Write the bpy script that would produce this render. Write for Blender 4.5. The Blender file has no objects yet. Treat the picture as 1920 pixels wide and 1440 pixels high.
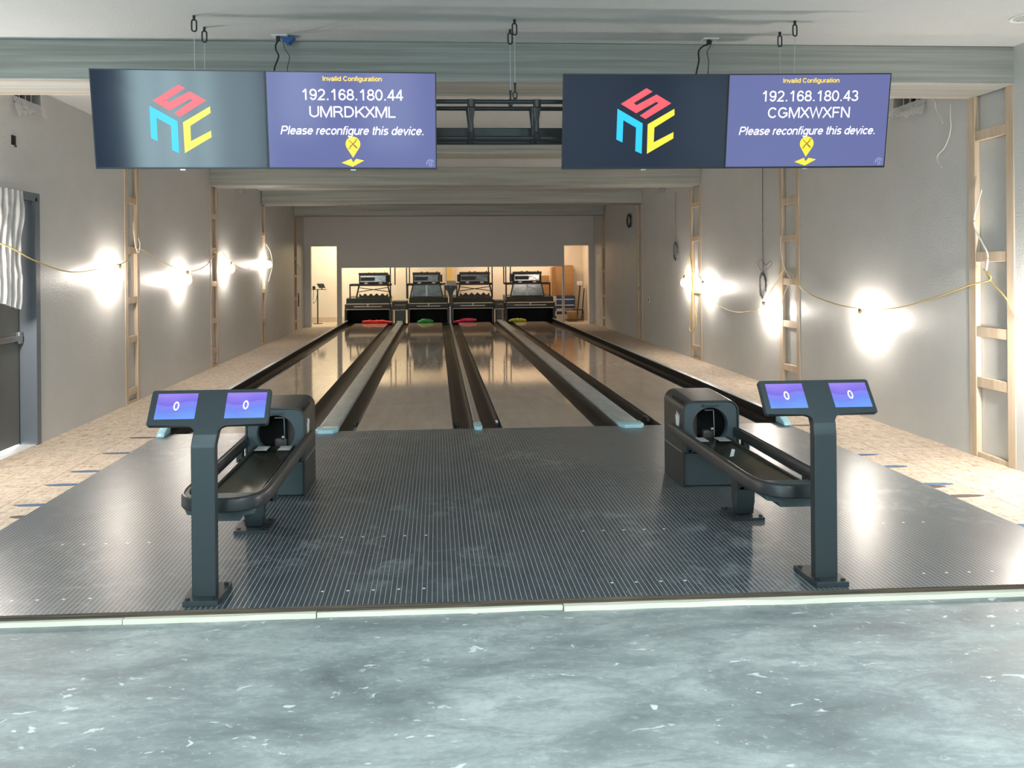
import bpy, bmesh, math, random
from mathutils import Vector, Matrix, noise
from math import sin, cos, pi, radians

SC = bpy.context.scene
COL = SC.collection
random.seed(7)

# ------------------------------------------------------------------ camera
PSI = math.atan(77 / 1440.0); RHO = 0.008; EYE = 1.70
cf = Vector((sin(PSI), cos(PSI), 0)); cr = Vector((cos(PSI), -sin(PSI), 0)); cu = Vector((0, 0, 1))
RX = cos(RHO) * cr - sin(RHO) * cu
UX = cos(RHO) * cu + sin(RHO) * cr
cam_d = bpy.data.cameras.new('camera')
cam = bpy.data.objects.new('camera', cam_d); COL.objects.link(cam)
m3 = Matrix((RX, UX, -cf)).transposed()
cam.matrix_world = Matrix.Translation((0, 0, EYE)) @ m3.to_4x4()
cam_d.sensor_width = 36; cam_d.sensor_fit = 'HORIZONTAL'
cam_d.lens = 27.0
cam_d.shift_x = 65 / 1920.0
cam_d.shift_y = -216 / 1920.0
cam_d.clip_start = 0.05; cam_d.clip_end = 200
SC.camera = cam

# ------------------------------------------------------------------ view, world, main lights
SC.view_settings.view_transform = 'Standard'
SC.view_settings.look = 'None'
SC.view_settings.exposure = 1.12
SC.view_settings.gamma = 1.0
SC.view_settings.use_curve_mapping = False
SC.cycles.max_bounces = 8
SC.cycles.sample_clamp_indirect = 12.0
SC.cycles.caustics_reflective = False
SC.cycles.caustics_refractive = False

W = bpy.data.worlds.new('daylight'); SC.world = W; W.use_nodes = True
W.node_tree.nodes['Background'].inputs[0].default_value = (0.80, 0.93, 1.0, 1)
W.node_tree.nodes['Background'].inputs[1].default_value = 1.2

def area(name, loc, target, sx, sy, power, col, spread=None):
    d = bpy.data.lights.new(name, 'AREA'); d.shape = 'RECTANGLE'; d.size = sx; d.size_y = sy
    d.energy = power; d.color = col
    if spread: d.spread = radians(spread)
    o = bpy.data.objects.new(name, d); COL.objects.link(o); o.location = loc
    o.rotation_euler = (Vector(target) - Vector(loc)).to_track_quat('-Z', 'Y').to_euler()
    return o

def point(name, loc, power, col, r=0.06):
    d = bpy.data.lights.new(name, 'POINT'); d.energy = power; d.color = col; d.shadow_soft_size = r
    o = bpy.data.objects.new(name, d); COL.objects.link(o); o.location = loc
    return o

COOL = (0.74, 0.92, 1.0)
WARM = (1.0, 0.90, 0.82)
# daylight through the storefront window of the lobby behind the camera
SKYC = (0.66, 0.95, 1.0)
area('window_light', (-5.70, -6.45, 1.5), (-5.70, 4, 1.5), 2.0, 3.2, 110, SKYC)
area('window_light', (-4.10, -6.45, 1.5), (-4.10, 4, 1.5), 1.1, 3.2, 22, SKYC)
area('window_light', (-2.95, -6.45, 1.5), (-2.95, 4, 1.5), 1.5, 3.2, 40, COOL)
area('window_light', (-0.95, -6.45, 1.5), (-0.95, 4, 1.5), 1.5, 3.2, 26, COOL)
# unseen overhead fill lights added in the lobby to lift the ambient
for lx, lw in ((-5.2, 46), (-1.6, 60), (2.6, 105)):
    area('lobby_fill_light', (lx, 0.2, 3.46), (lx, 0.2, 0), 1.2, 1.2, lw, COOL)
    area('lobby_fill_light', (lx, -3.2, 3.46), (lx, -3.2, 0), 1.2, 1.2, lw, COOL)
# warm tubes of the machine room behind the masking wall
area('machine_room_light', (-2.6, 25.6, 3.2), (-2.6, 26.0, 0), 3.0, 0.5, 72, (1.0, 0.82, 0.58))
area('machine_room_light', (2.6, 25.6, 3.2), (2.6, 26.0, 0), 3.0, 0.5, 54, (1.0, 0.74, 0.55))
# the two lamps of the strings that hang just beyond the picture's edges
point('string_lamp_light', (-3.80, 6.35, 1.68), 60, WARM)
point('string_lamp_light', (4.66, 5.60, 1.10), 60, WARM)

# ------------------------------------------------------------------ materials
def mat(name, col, rough=0.5, metal=0.0, spec=0.5, var=0.0, vscale=(4, 4, 4), bump=0.0, bscale=60.0, emit=None, estr=1.0, coat=0.0, col2=None, alpha=None, trans=0.0, detail=6.0):
    m = bpy.data.materials.new(name); m.use_nodes = True
    nt = m.node_tree; b = nt.nodes['Principled BSDF']
    b.inputs['Base Color'].default_value = (*col, 1)
    b.inputs['Roughness'].default_value = rough
    b.inputs['Metallic'].default_value = metal
    b.inputs['Specular IOR Level'].default_value = spec
    if coat:
        b.inputs['Coat Weight'].default_value = coat; b.inputs['Coat Roughness'].default_value = 0.04
    if trans: b.inputs['Transmission Weight'].default_value = trans
    if alpha is not None: b.inputs['Alpha'].default_value = alpha
    if emit:
        b.inputs['Emission Color'].default_value = (*emit, 1); b.inputs['Emission Strength'].default_value = estr
    if var or bump or col2:
        geo = nt.nodes.new('ShaderNodeNewGeometry')
        mp = nt.nodes.new('ShaderNodeMapping'); nt.links.new(geo.outputs['Position'], mp.inputs['Vector'])
        mp.inputs['Scale'].default_value = vscale
    if var or col2:
        nz = nt.nodes.new('ShaderNodeTexNoise'); nz.inputs['Scale'].default_value = 1.0
        nz.inputs['Detail'].default_value = detail; nz.inputs['Roughness'].default_value = 0.6
        nt.links.new(mp.outputs[0], nz.inputs['Vector'])
        rp = nt.nodes.new('ShaderNodeValToRGB')
        rp.color_ramp.elements[0].position = 0.3; rp.color_ramp.elements[1].position = 0.7
        a = col2 if col2 else tuple(max(0, c * (1 - var)) for c in col)
        z = col if col2 else tuple(min(1, c * (1 + var)) for c in col)
        rp.color_ramp.elements[0].color = (*a, 1); rp.color_ramp.elements[1].color = (*z, 1)
        nt.links.new(nz.outputs['Fac'], rp.inputs['Fac'])
        nt.links.new(rp.outputs['Color'], b.inputs['Base Color'])
    if bump:
        n2 = nt.nodes.new('ShaderNodeTexNoise'); n2.inputs['Scale'].default_value = bscale; n2.inputs['Detail'].default_value = 3
        nt.links.new(geo.outputs['Position'], n2.inputs['Vector'])
        bp = nt.nodes.new('ShaderNodeBump'); bp.inputs['Strength'].default_value = bump; bp.inputs['Distance'].default_value = 0.01
        nt.links.new(n2.outputs['Fac'], bp.inputs['Height']); nt.links.new(bp.outputs['Normal'], b.inputs['Normal'])
    return m

def N(nt, t, **kw):
    n = nt.nodes.new(t)
    for k, v in kw.items():
        if k.startswith('i_'):
            n.inputs[int(k[2:])].default_value = v
        else: setattr(n, k, v)
    return n
def math_(nt, op, a, b=None, c=None):
    n = nt.nodes.new('ShaderNodeMath'); n.operation = op
    for i, v in enumerate((a, b, c)):
        if v is None: continue
        if isinstance(v, (int, float)): n.inputs[i].default_value = v
        else: nt.links.new(v, n.inputs[i])
    return n.outputs[0]
def mixc(nt, fac, a, b):
    n = nt.nodes.new('ShaderNodeMix'); n.data_type = 'RGBA'
    for s, v in ((0, fac), (6, a), (7, b)):
        if isinstance(v, (int, float)): n.inputs[s].default_value = v
        elif isinstance(v, tuple): n.inputs[s].default_value = (*v, 1) if len(v) == 3 else v
        else: nt.links.new(v, n.inputs[s])
    return n.outputs[2]
def noise_(nt, vec, scale, detail=5, rough=0.6, dist=0.0, vs=None):
    if vs:
        mp = nt.nodes.new('ShaderNodeMapping'); nt.links.new(vec, mp.inputs[0]); mp.inputs['Scale'].default_value = vs; vec = mp.outputs[0]
    n = nt.nodes.new('ShaderNodeTexNoise'); n.inputs['Scale'].default_value = scale; n.inputs['Detail'].default_value = detail
    n.inputs['Roughness'].default_value = rough; n.inputs['Distortion'].default_value = dist
    nt.links.new(vec, n.inputs['Vector']); return n.outputs['Fac']
def ramp(nt, fac, stops):
    r = nt.nodes.new('ShaderNodeValToRGB'); nt.links.new(fac, r.inputs['Fac'])
    els = r.color_ramp.elements
    while len(els) < len(stops): els.new(0.5)
    for e, (p, c) in zip(els, stops):
        e.position = p; e.color = (c, c, c, 1) if isinstance(c, (int, float)) else (*c, 1)
    return r.outputs['Color']

def approach_mat():
    m = bpy.data.materials.new('slate_approach_laminate'); m.use_nodes = True
    nt = m.node_tree; b = nt.nodes['Principled BSDF']
    g = N(nt, 'ShaderNodeNewGeometry'); pos = g.outputs['Position']
    sp = N(nt, 'ShaderNodeSeparateXYZ'); nt.links.new(pos, sp.inputs[0])
    t = math_(nt, 'MODULO', math_(nt, 'ADD', sp.outputs[0], 10.0), 0.02715)
    line = math_(nt, 'LESS_THAN', t, 0.0026)
    base = ramp(nt, noise_(nt, pos, 1.0, 4, 0.6, 0, (9, 1.2, 1)), [(0.3, (0.036, 0.050, 0.059)), (0.7, (0.051, 0.067, 0.077))])
    c = mixc(nt, line, base, (0.44, 0.47, 0.48))
    # dusty scuffs and foot marks, with a shape of their own
    big = ramp(nt, noise_(nt, pos, 0.85, 3, 0.6, 0.3), [(0.46, 0.12), (0.62, 1.0)])
    fine = ramp(nt, noise_(nt, pos, 6.0, 9, 0.72, 0.9), [(0.49, 0.0), (0.70, 1.0)])
    dust = math_(nt, 'MULTIPLY', math_(nt, 'MULTIPLY', big, fine), 0.75)
    c = mixc(nt, dust, c, (0.27, 0.30, 0.30))
    nt.links.new(c, b.inputs['Base Color'])
    rg = math_(nt, 'ADD', 0.295, math_(nt, 'MULTIPLY', noise_(nt, pos, 3.0, 5), 0.10))
    nt.links.new(rg, b.inputs['Roughness'])
    b.inputs['Specular IOR Level'].default_value = 1.0
    return m

def lane_mat():
    m = bpy.data.materials.new('glossy_maple_lane'); m.use_nodes = True
    nt = m.node_tree; b = nt.nodes['Principled BSDF']
    g = N(nt, 'ShaderNodeNewGeometry'); pos = g.outputs['Position']
    sp = N(nt, 'ShaderNodeSeparateXYZ'); nt.links.new(pos, sp.inputs[0])
    t = math_(nt, 'MODULO', math_(nt, 'ADD', sp.outputs[0], 10.0), 0.0268)
    u = math_(nt, 'MODULO', sp.outputs[1], 0.11)
    dash = math_(nt, 'MULTIPLY', math_(nt, 'LESS_THAN', t, 0.003), math_(nt, 'LESS_THAN', u, 0.085))
    base = ramp(nt, noise_(nt, pos, 1.0, 5, 0.6, 0, (6, 1.1, 1)), [(0.3, (0.40, 0.335, 0.265)), (0.7, (0.49, 0.42, 0.34))])
    c = mixc(nt, dash, base, (0.32, 0.26, 0.20))
    # pale dusty bands across the lane
    st = ramp(nt, noise_(nt, pos, 1.0, 4, 0.6, 0, (0.7, 2.2, 1)), [(0.55, 0.0), (0.72, 0.35)])
    c = mixc(nt, st, c, (0.56, 0.49, 0.41))
    nt.links.new(c, b.inputs['Base Color'])
    b.inputs['Roughness'].default_value = 0.07
    b.inputs['Specular IOR Level'].default_value = 1.0
    return m

def osb_mat():
    m = bpy.data.materials.new('strand_board_sheets'); m.use_nodes = True
    nt = m.node_tree; b = nt.nodes['Principled BSDF']
    g = N(nt, 'ShaderNodeNewGeometry'); pos = g.outputs['Position']
    f1 = noise_(nt, pos, 1.0, 3, 0.65, 1.2, (26, 8, 1)); f2 = noise_(nt, pos, 1.0, 3, 0.65, 1.6, (7, 30, 1))
    f = math_(nt, 'ADD', math_(nt, 'MULTIPLY', f1, 0.5), math_(nt, 'MULTIPLY', f2, 0.5))
    c = ramp(nt, f, [(0.38, (0.31, 0.225, 0.15)), (0.48, (0.50, 0.41, 0.315)), (0.60, (0.61, 0.53, 0.43))])
    sp = N(nt, 'ShaderNodeSeparateXYZ'); nt.links.new(pos, sp.inputs[0])
    s1 = math_(nt, 'LESS_THAN', math_(nt, 'MODULO', math_(nt, 'ADD', sp.outputs[1], 0.35), 2.44), 0.006)
    s2 = math_(nt, 'LESS_THAN', math_(nt, 'ABSOLUTE', math_(nt, 'SUBTRACT', math_(nt, 'ABSOLUTE', math_(nt, 'SUBTRACT', sp.outputs[0], 0.45)), 3.62)), 0.003)
    c = mixc(nt, math_(nt, 'MAXIMUM', s1, s2), c, (0.20, 0.13, 0.08))
    nt.links.new(c, b.inputs['Base Color']); b.inputs['Roughness'].default_value = 0.7
    bp = N(nt, 'ShaderNodeBump'); bp.inputs['Strength'].default_value = 0.25; bp.inputs['Distance'].default_value = 0.004
    nt.links.new(f, bp.inputs['Height']); nt.links.new(bp.outputs[0], b.inputs['Normal'])
    return m

def concrete_mat():
    m = bpy.data.materials.new('stained_concrete'); m.use_nodes = True
    nt = m.node_tree; b = nt.nodes['Principled BSDF']
    g = N(nt, 'ShaderNodeNewGeometry'); pos = g.outputs['Position']
    a = noise_(nt, pos, 1.0, 10, 0.66, 0.5, (1.1, 2.6, 1))
    c = ramp(nt, a, [(0.33, (0.16, 0.175, 0.172)), (0.46, (0.27, 0.295, 0.285)), (0.56, (0.38, 0.405, 0.385)), (0.70, (0.50, 0.53, 0.50))])
    d = noise_(nt, pos, 1.0, 9, 0.72, 0.8, (3.0, 8.0, 1))
    c = mixc(nt, ramp(nt, d, [(0.40, 0.55), (0.52, 0.0)]), c, (0.21, 0.23, 0.235))
    fi = noise_(nt, pos, 1.0, 6, 0.75, 0.4, (22, 38, 1))
    c = mixc(nt, ramp(nt, fi, [(0.35, 0.40), (0.50, 0.0)]), c, (0.22, 0.24, 0.24))
    c = mixc(nt, ramp(nt, fi, [(0.55, 0.0), (0.72, 0.45)]), c, (0.62, 0.65, 0.63))
    # scraps of dried joint compound and paint drops
    s = noise_(nt, pos, 1.0, 4, 0.6, 0.8, (8, 16, 1)); s2 = noise_(nt, pos, 1.3, 2)
    sp = math_(nt, 'MULTIPLY', ramp(nt, s, [(0.64, 0.0), (0.67, 1.0)]), ramp(nt, s2, [(0.40, 0.0), (0.5, 1.0)]))
    c = mixc(nt, math_(nt, 'MULTIPLY', sp, 0.8), c, (0.78, 0.80, 0.78))
    v = N(nt, 'ShaderNodeTexVoronoi'); v.inputs['Scale'].default_value = 7.0; nt.links.new(pos, v.inputs['Vector'])
    dot = math_(nt, 'LESS_THAN', v.outputs['Distance'], math_(nt, 'MULTIPLY', noise_(nt, pos, 2.0, 1), 0.055))
    c = mixc(nt, math_(nt, 'MULTIPLY', dot, 0.7), c, (0.80, 0.82, 0.80))
    nt.links.new(c, b.inputs['Base Color'])
    nt.links.new(ramp(nt, a, [(0.35, 0.50), (0.7, 0.72)]), b.inputs['Roughness'])
    bp = N(nt, 'ShaderNodeBump'); bp.inputs['Strength'].default_value = 0.35; bp.inputs['Distance'].default_value = 0.012
    nt.links.new(math_(nt, 'ADD', a, math_(nt, 'MULTIPLY', d, 0.5)), bp.inputs['Height']); nt.links.new(bp.outputs[0], b.inputs['Normal'])
    return m

def wood_mat(name, c1, c2, vs, rough=0.6, lo=0.35, hi=0.68):
    m = bpy.data.materials.new(name); m.use_nodes = True
    nt = m.node_tree; b = nt.nodes['Principled BSDF']
    g = N(nt, 'ShaderNodeNewGeometry'); pos = g.outputs['Position']
    f = noise_(nt, pos, 1.0, 7, 0.62, 0.25, vs)
    nt.links.new(ramp(nt, f, [(lo, c1), (hi, c2)]), b.inputs['Base Color'])
    b.inputs['Roughness'].default_value = rough; b.inputs['Specular IOR Level'].default_value = 0.35
    return m

def kiosk_screen_mat():
    m = bpy.data.materials.new('violet_touch_display'); m.use_nodes = True
    nt = m.node_tree; b = nt.nodes['Principled BSDF']
    uv = N(nt, 'ShaderNodeUVMap'); uv.uv_map = 'uv'
    sp = N(nt, 'ShaderNodeSeparateXYZ'); nt.links.new(uv.outputs[0], sp.inputs[0])
    wav = math_(nt, 'ADD', sp.outputs[1], math_(nt, 'MULTIPLY', math_(nt, 'SINE', math_(nt, 'MULTIPLY', sp.outputs[0], 5.5)), 0.09))
    c = ramp(nt, wav, [(0.0, (0.16, 0.36, 0.95)), (0.35, (0.16, 0.25, 0.86)), (0.58, (0.23, 0.22, 0.86)), (0.62, (0.19, 0.15, 0.74)), (1.0, (0.33, 0.22, 0.86))])
    b.inputs['Base Color'].default_value = (0.01, 0.01, 0.02, 1); b.inputs['Roughness'].default_value = 0.12
    nt.links.new(c, b.inputs['Emission Color']); b.inputs['Emission Strength'].default_value = 0.48
    return m

M = {}
M['wall'] = mat('grey_wall_paint', (0.57, 0.575, 0.56), rough=0.42, spec=0.38, bump=0.22, bscale=55, var=0.03, vscale=(2, 2, 2))
M['wall_far'] = mat('grey_far_wall_paint', (0.53, 0.52, 0.50), rough=0.5, spec=0.4, bump=0.12, bscale=55)
M['ceiling'] = mat('ceiling_paint', (0.54, 0.56, 0.555), rough=0.75, bump=0.25, bscale=45, var=0.02, vscale=(3, 3, 1))
M['rearwall'] = mat('cream_machine_room_paint', (0.74, 0.66, 0.52), rough=0.6, var=0.02)
M['approach'] = approach_mat(); M['lane'] = lane_mat(); M['osb'] = osb_mat(); M['concrete'] = concrete_mat()
M['beam'] = wood_mat('grey_stained_beam_boards', (0.26, 0.265, 0.24), (0.42, 0.43, 0.395), (0.45, 11, 22), 0.55)
M['pine'] = wood_mat('raw_pine', (0.52, 0.40, 0.28), (0.68, 0.56, 0.43), (14, 14, 1.2), 0.65)
M['dot'] = mat('white_marker_dot', (0.75, 0.75, 0.72), 0.5)
M['edgedark'] = wood_mat('laminate_edge', (0.03, 0.028, 0.025), (0.16, 0.11, 0.07), (3, 3, 260), 0.6)
M['edgewhite'] = mat('cream_edge_strip', (0.84, 0.77, 0.62), 0.55, var=0.10, vscale=(3, 30, 30))
M['gutter'] = mat('dark_brown_gutter_plastic', (0.020, 0.018, 0.016), 0.40, spec=0.12, var=0.25, vscale=(6, 1, 1))
M['black'] = mat('black_plastic', (0.012, 0.012, 0.013), 0.45)
M['blackmetal'] = mat('black_painted_steel', (0.02, 0.022, 0.024), 0.38, spec=0.5)
M['kiosk'] = mat('slate_painted_aluminium', (0.040, 0.051, 0.055), 0.38, metal=0.35, spec=0.5)
M['hood'] = mat('bronze_grey_hood_shell', (0.050, 0.050, 0.048), 0.38, metal=0.4)
M['hoodface'] = mat('slate_hood_face', (0.058, 0.076, 0.082), 0.45)
M['rail'] = mat('dark_rubber_rail', (0.024, 0.026, 0.027), 0.36, spec=0.45)
M['tray'] = mat('olive_satin_tray', (0.23, 0.22, 0.17), 0.26, metal=0.75)
M['card'] = mat('grey_label_card', (0.45, 0.45, 0.43), 0.5, var=0.12, vscale=(60, 60, 60))
M['white'] = mat('white_plastic', (0.80, 0.80, 0.78), 0.4)
M['film'] = mat('pale_blue_film_capping', (0.40, 0.47, 0.48), 0.30, spec=0.6, col2=(0.25, 0.29, 0.30), vscale=(9, 2.6, 5), bump=0.5, bscale=14)
M['filmend'] = mat('blue_film_end', (0.36, 0.62, 0.70), 0.22, spec=0.6)
M['capmetal'] = mat('satin_centre_capping', (0.42, 0.42, 0.41), 0.25, metal=0.5)
M['railtop'] = mat('grey_blue_rail_top', (0.25, 0.30, 0.32), 0.35)
M['door'] = mat('dark_olive_grey_door', (0.13, 0.135, 0.12), 0.45)
M['doorframe'] = mat('slate_door_frame', (0.15, 0.175, 0.205), 0.45)
M['steel'] = mat('brushed_steel', (0.45, 0.45, 0.44), 0.3, metal=0.9)
M['plastic'] = mat('clear_plastic_sheet', (0.75, 0.76, 0.76), 0.25, alpha=0.62, bump=0.8, bscale=18)
M['tvbody'] = mat('black_tv_bezel', (0.008, 0.009, 0.012), 0.35)
M['tvdark'] = mat('dark_navy_screen', (0.010, 0.012, 0.018), 0.10, spec=0.42, emit=(0.003, 0.008, 0.026), estr=0.5)
M['tvblue'] = mat('slate_blue_screen', (0.012, 0.012, 0.02), 0.12, spec=0.22, emit=(0.135, 0.155, 0.36), estr=0.5)
def emis(n, c, s=0.5): return mat(n, (0.02, 0.02, 0.02), 0.3, emit=c, estr=s)
M['e_red'] = emis('logo_red', (0.95, 0.085, 0.115)); M['e_cyan'] = emis('logo_cyan', (0.0, 0.60, 1.0)); M['e_yellow'] = emis('logo_yellow', (1.0, 0.84, 0.03))
M['e_white'] = emis('text_white', (0.95, 0.93, 1.0), 0.55); M['e_gold'] = emis('text_gold', (1.0, 0.70, 0.10)); M['e_faint'] = emis('faint_mark', (0.26, 0.29, 0.52)); M['e_brown'] = emis('tool_brown', (0.30, 0.11, 0.01))
M['kscreen'] = kiosk_screen_mat()
M['globe'] = emis('lit_lamp_globe', (1.0, 0.90, 0.82), 215.0)
M['cage'] = mat('yellow_lamp_guard', (0.75, 0.58, 0.08), 0.4)
M['socket'] = mat('dark_lamp_socket', (0.06, 0.055, 0.05), 0.5)
M['cord'] = mat('pale_yellow_cord', (0.62, 0.48, 0.17), 0.5)
M['whitewire'] = mat('white_cable', (0.74, 0.72, 0.66), 0.5)
M['blackcord'] = mat('black_cable', (0.012, 0.012, 0.013), 0.5)
M['greycord'] = mat('grey_cable', (0.09, 0.095, 0.10), 0.5)
M['wire'] = mat('steel_hanging_wire', (0.55, 0.56, 0.56), 0.35, metal=0.6)
M['dark'] = mat('dark_void', (0.006, 0.006, 0.006), 0.9)
M['bluetape'] = mat('blue_plastic', (0.03, 0.11, 0.35), 0.4)
M['bluemark'] = mat('blue_floor_mark', (0.07, 0.13, 0.22), 0.8, var=0.4, vscale=(14, 50, 1))
M['darkmark'] = mat('brown_floor_mark', (0.10, 0.075, 0.06), 0.8, var=0.3, vscale=(14, 50, 1))
M['mblack'] = mat('black_machine_housing', (0.014, 0.017, 0.016), 0.42, var=0.3, vscale=(5, 5, 12))
M['mgreen'] = mat('dark_green_machine_cover', (0.022, 0.032, 0.027), 0.4, var=0.3, vscale=(5, 5, 12))
M['mbrown'] = mat('dark_brown_machine_frame', (0.055, 0.042, 0.036), 0.5, var=0.3, vscale=(9, 9, 9))
M['mglass'] = mat('blue_grey_machine_glass', (0.16, 0.20, 0.21), 0.12, spec=0.7, var=0.5, vscale=(4, 4, 9))
M['mrail'] = mat('machine_rail_metal', (0.62, 0.62, 0.58), 0.4, metal=0.2)
M['cloth_r'] = mat('red_cloth', (0.80, 0.02, 0.03), 0.35); M['cloth_g'] = mat('green_cloth', (0.03, 0.34, 0.07), 0.35)
M['cloth_m'] = mat('magenta_cloth', (0.62, 0.01, 0.10), 0.35); M['cloth_y'] = mat('olive_yellow_cloth', (0.42, 0.44, 0.03), 0.45)
M['cardboard'] = mat('brown_cardboard', (0.42, 0.23, 0.09), 0.7, var=0.08, vscale=(3, 3, 9))
M['bluebox'] = mat('blue_carton', (0.035, 0.06, 0.16), 0.5)
M['broomwhite'] = mat('white_mop_head', (0.85, 0.83, 0.78), 0.7)
M['foam'] = mat('yellow_foam_rod', (0.80, 0.58, 0.16), 0.6)
M['crown'] = mat('silver_white_emblem', (0.80, 0.82, 0.80), 0.3)
M['lettering'] = mat('dark_raised_lettering', (0.018, 0.022, 0.024), 0.4)
M['concreteedge'] = M['concrete']

# ------------------------------------------------------------------ mesh helpers
def BM(): return bmesh.new()
def box(bm, x0, x1, y0, y1, z0, z1, bev=0.0, seg=2):
    if x0 > x1: x0, x1 = x1, x0
    if y0 > y1: y0, y1 = y1, y0
    if z0 > z1: z0, z1 = z1, z0
    vs = [bm.verts.new((x, y, z)) for z in (z0, z1) for y in (y0, y1) for x in (x0, x1)]
    fs = [bm.faces.new([vs[i] for i in f]) for f in ((0, 2, 3, 1), (4, 5, 7, 6), (0, 1, 5, 4), (2, 6, 7, 3), (0, 4, 6, 2), (1, 3, 7, 5))]
    if bev:
        es = list({e for f in fs for e in f.edges})
        bmesh.ops.bevel(bm, geom=es, offset=bev, segments=seg, profile=0.5, affect='EDGES', clamp_overlap=True)
    return fs
def prism(bm, poly, fn, a, b):
    """poly: 2D outline; fn(u, v, t) -> 3D; swept from t=a to t=b"""
    A = [bm.verts.new(fn(u, v, a)) for u, v in poly]; B = [bm.verts.new(fn(u, v, b)) for u, v in poly]
    n = len(poly)
    bm.faces.new(A[::-1]); bm.faces.new(B)
    for i in range(n): bm.faces.new((A[i], A[(i + 1) % n], B[(i + 1) % n], B[i]))
def smooth_path(pts, n=6):
    P = [Vector(p) for p in pts]
    if len(P) < 3: return P
    out = []
    for i in range(len(P) - 1):
        p0 = P[max(i - 1, 0)]; p1 = P[i]; p2 = P[i + 1]; p3 = P[min(i + 2, len(P) - 1)]
        for k in range(n):
            t = k / n
            out.append(0.5 * ((2 * p1) + (-p0 + p2) * t + (2 * p0 - 5 * p1 + 4 * p2 - p3) * t * t + (-p0 + 3 * p1 - 3 * p2 + p3) * t ** 3))
    out.append(P[-1]); return out
def sweep(bm, path, prof, closed=False, up=Vector((0, 0, 1)), caps=True):
    """sweep a 2D profile [(side, up)] along a path"""
    P = [Vector(p) for p in path]; n = len(P); rings = []
    for i in range(n):
        a = P[i - 1] if (i > 0 or closed) else P[i]; b = P[(i + 1) % n] if (i < n - 1 or closed) else P[i]
        t = (b - a).normalized()
        s = t.cross(up)
        if s.length < 1e-4: s = t.cross(Vector((0, 1, 0)))
        s.normalize(); w = s.cross(t).normalized()
        rings.append([bm.verts.new(P[i] + s * x + w * y) for x, y in prof])
    k = len(prof)
    for i in range(n if closed else n - 1):
        A, B = rings[i], rings[(i + 1) % n]
        for j in range(k): bm.faces.new((A[j], A[(j + 1) % k], B[(j + 1) % k], B[j]))
    if caps and not closed:
        bm.faces.new(rings[0][::-1]); bm.faces.new(rings[-1])
def tube(bm, pts, r, n=8, closed=False):
    sweep(bm, pts, [(r * cos(2 * pi * i / n), r * sin(2 * pi * i / n)) for i in range(n)], closed)
def cyl(bm, p0, p1, r, n=16, r2=None):
    p0, p1 = Vector(p0), Vector(p1); t = (p1 - p0).normalized(); r2 = r if r2 is None else r2
    s = t.cross(Vector((0, 0, 1)));
    if s.length < 1e-4: s = Vector((1, 0, 0))
    s.normalize(); w = s.cross(t)
    A = [bm.verts.new(p0 + (s * cos(2 * pi * i / n) + w * sin(2 * pi * i / n)) * r) for i in range(n)]
    B = [bm.verts.new(p1 + (s * cos(2 * pi * i / n) + w * sin(2 * pi * i / n)) * r2) for i in range(n)]
    bm.faces.new(A[::-1]); bm.faces.new(B)
    for i in range(n): bm.faces.new((A[i], A[(i + 1) % n], B[(i + 1) % n], B[i]))
def ball(bm, c, r, sz=1.0, n=16):
    mt = Matrix.Translation(c) @ Matrix.Diagonal((1, 1, sz, 1))
    bmesh.ops.create_uvsphere(bm, u_segments=n, v_segments=n // 2 + 2, radius=r, matrix=mt)
def rrect(w, h, r, n=5, cx=0, cy=0):
    out = []
    for qx, qy, a0 in ((1, 1, 0), (-1, 1, 90), (-1, -1, 180), (1, -1, 270)):
        for k in range(n + 1):
            a = radians(a0 + 90 * k / n)
            out.append((cx + qx * (w / 2 - r) + r * cos(a), cy + qy * (h / 2 - r) + r * sin(a)))
    return out

ROOT = {}
def link(name, me, m, parent=None, root=None):
    o = bpy.data.objects.new(name, me); COL.objects.link(o)
    for x in (m if isinstance(m, (list, tuple)) else [m]): me.materials.append(M[x] if isinstance(x, str) else x)
    if parent: o.parent = parent
    return o
def obj(name, bm, m, parent=None, smooth=False, angle=35, label=None):
    bmesh.ops.recalc_face_normals(bm, faces=bm.faces)
    org = ROOT.get(parent.name) if parent else None
    if org is not None: bmesh.ops.translate(bm, verts=bm.verts, vec=-org)
    me = bpy.data.meshes.new(name); bm.to_mesh(me); bm.free()
    o = link(name, me, m, parent)
    if smooth:
        for p in me.polygons: p.use_smooth = True
        me.set_sharp_from_angle(angle=radians(angle))
    if org is not None: ROOT[o.name] = org
    if label: o['label'] = label
    return o
def thing(name, loc, label, cat, group=None):
    o = bpy.data.objects.new(name, None); COL.objects.link(o); o.location = loc; o.empty_display_size = 0.1
    o['label'] = label; o['category'] = cat
    if group: o['group'] = group
    ROOT[o.name] = Vector(loc); return o
def tag(o, label, cat, group=None):
    o['label'] = label; o['category'] = cat
    if group: o['group'] = group
    return o
def struct(name, bm, m, smooth=False, label=None):
    o = obj(name, bm, m, None, smooth); o['kind'] = 'structure'
    if label: o['label'] = label
    return o
def dup(root, loc, label, group=None):
    r = root.copy(); COL.objects.link(r); r.location = loc; r['label'] = label; ROOT[r.name] = Vector(loc)
    if group: r['group'] = group
    for ch in list(root.children):
        c = ch.copy(); COL.objects.link(c); c.parent = r
        for g in list(ch.children):
            d = g.copy(); COL.objects.link(d); d.parent = c
    return r

# ================================================================== SETTING
XL, XR = -3.95, 4.80          # hall side walls
ZC = 3.51                     # ceiling
YF = 23.2                     # masking wall
LAD_L = [(9.98, 10.46), (13.68, 14.15), (17.60, 18.05), (21.60, 22.05)]
LAD_R = [(6.13, 6.68), (9.92, 10.50), (13.68, 14.28), (17.66, 18.14), (21.60, 22.05)]

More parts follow.
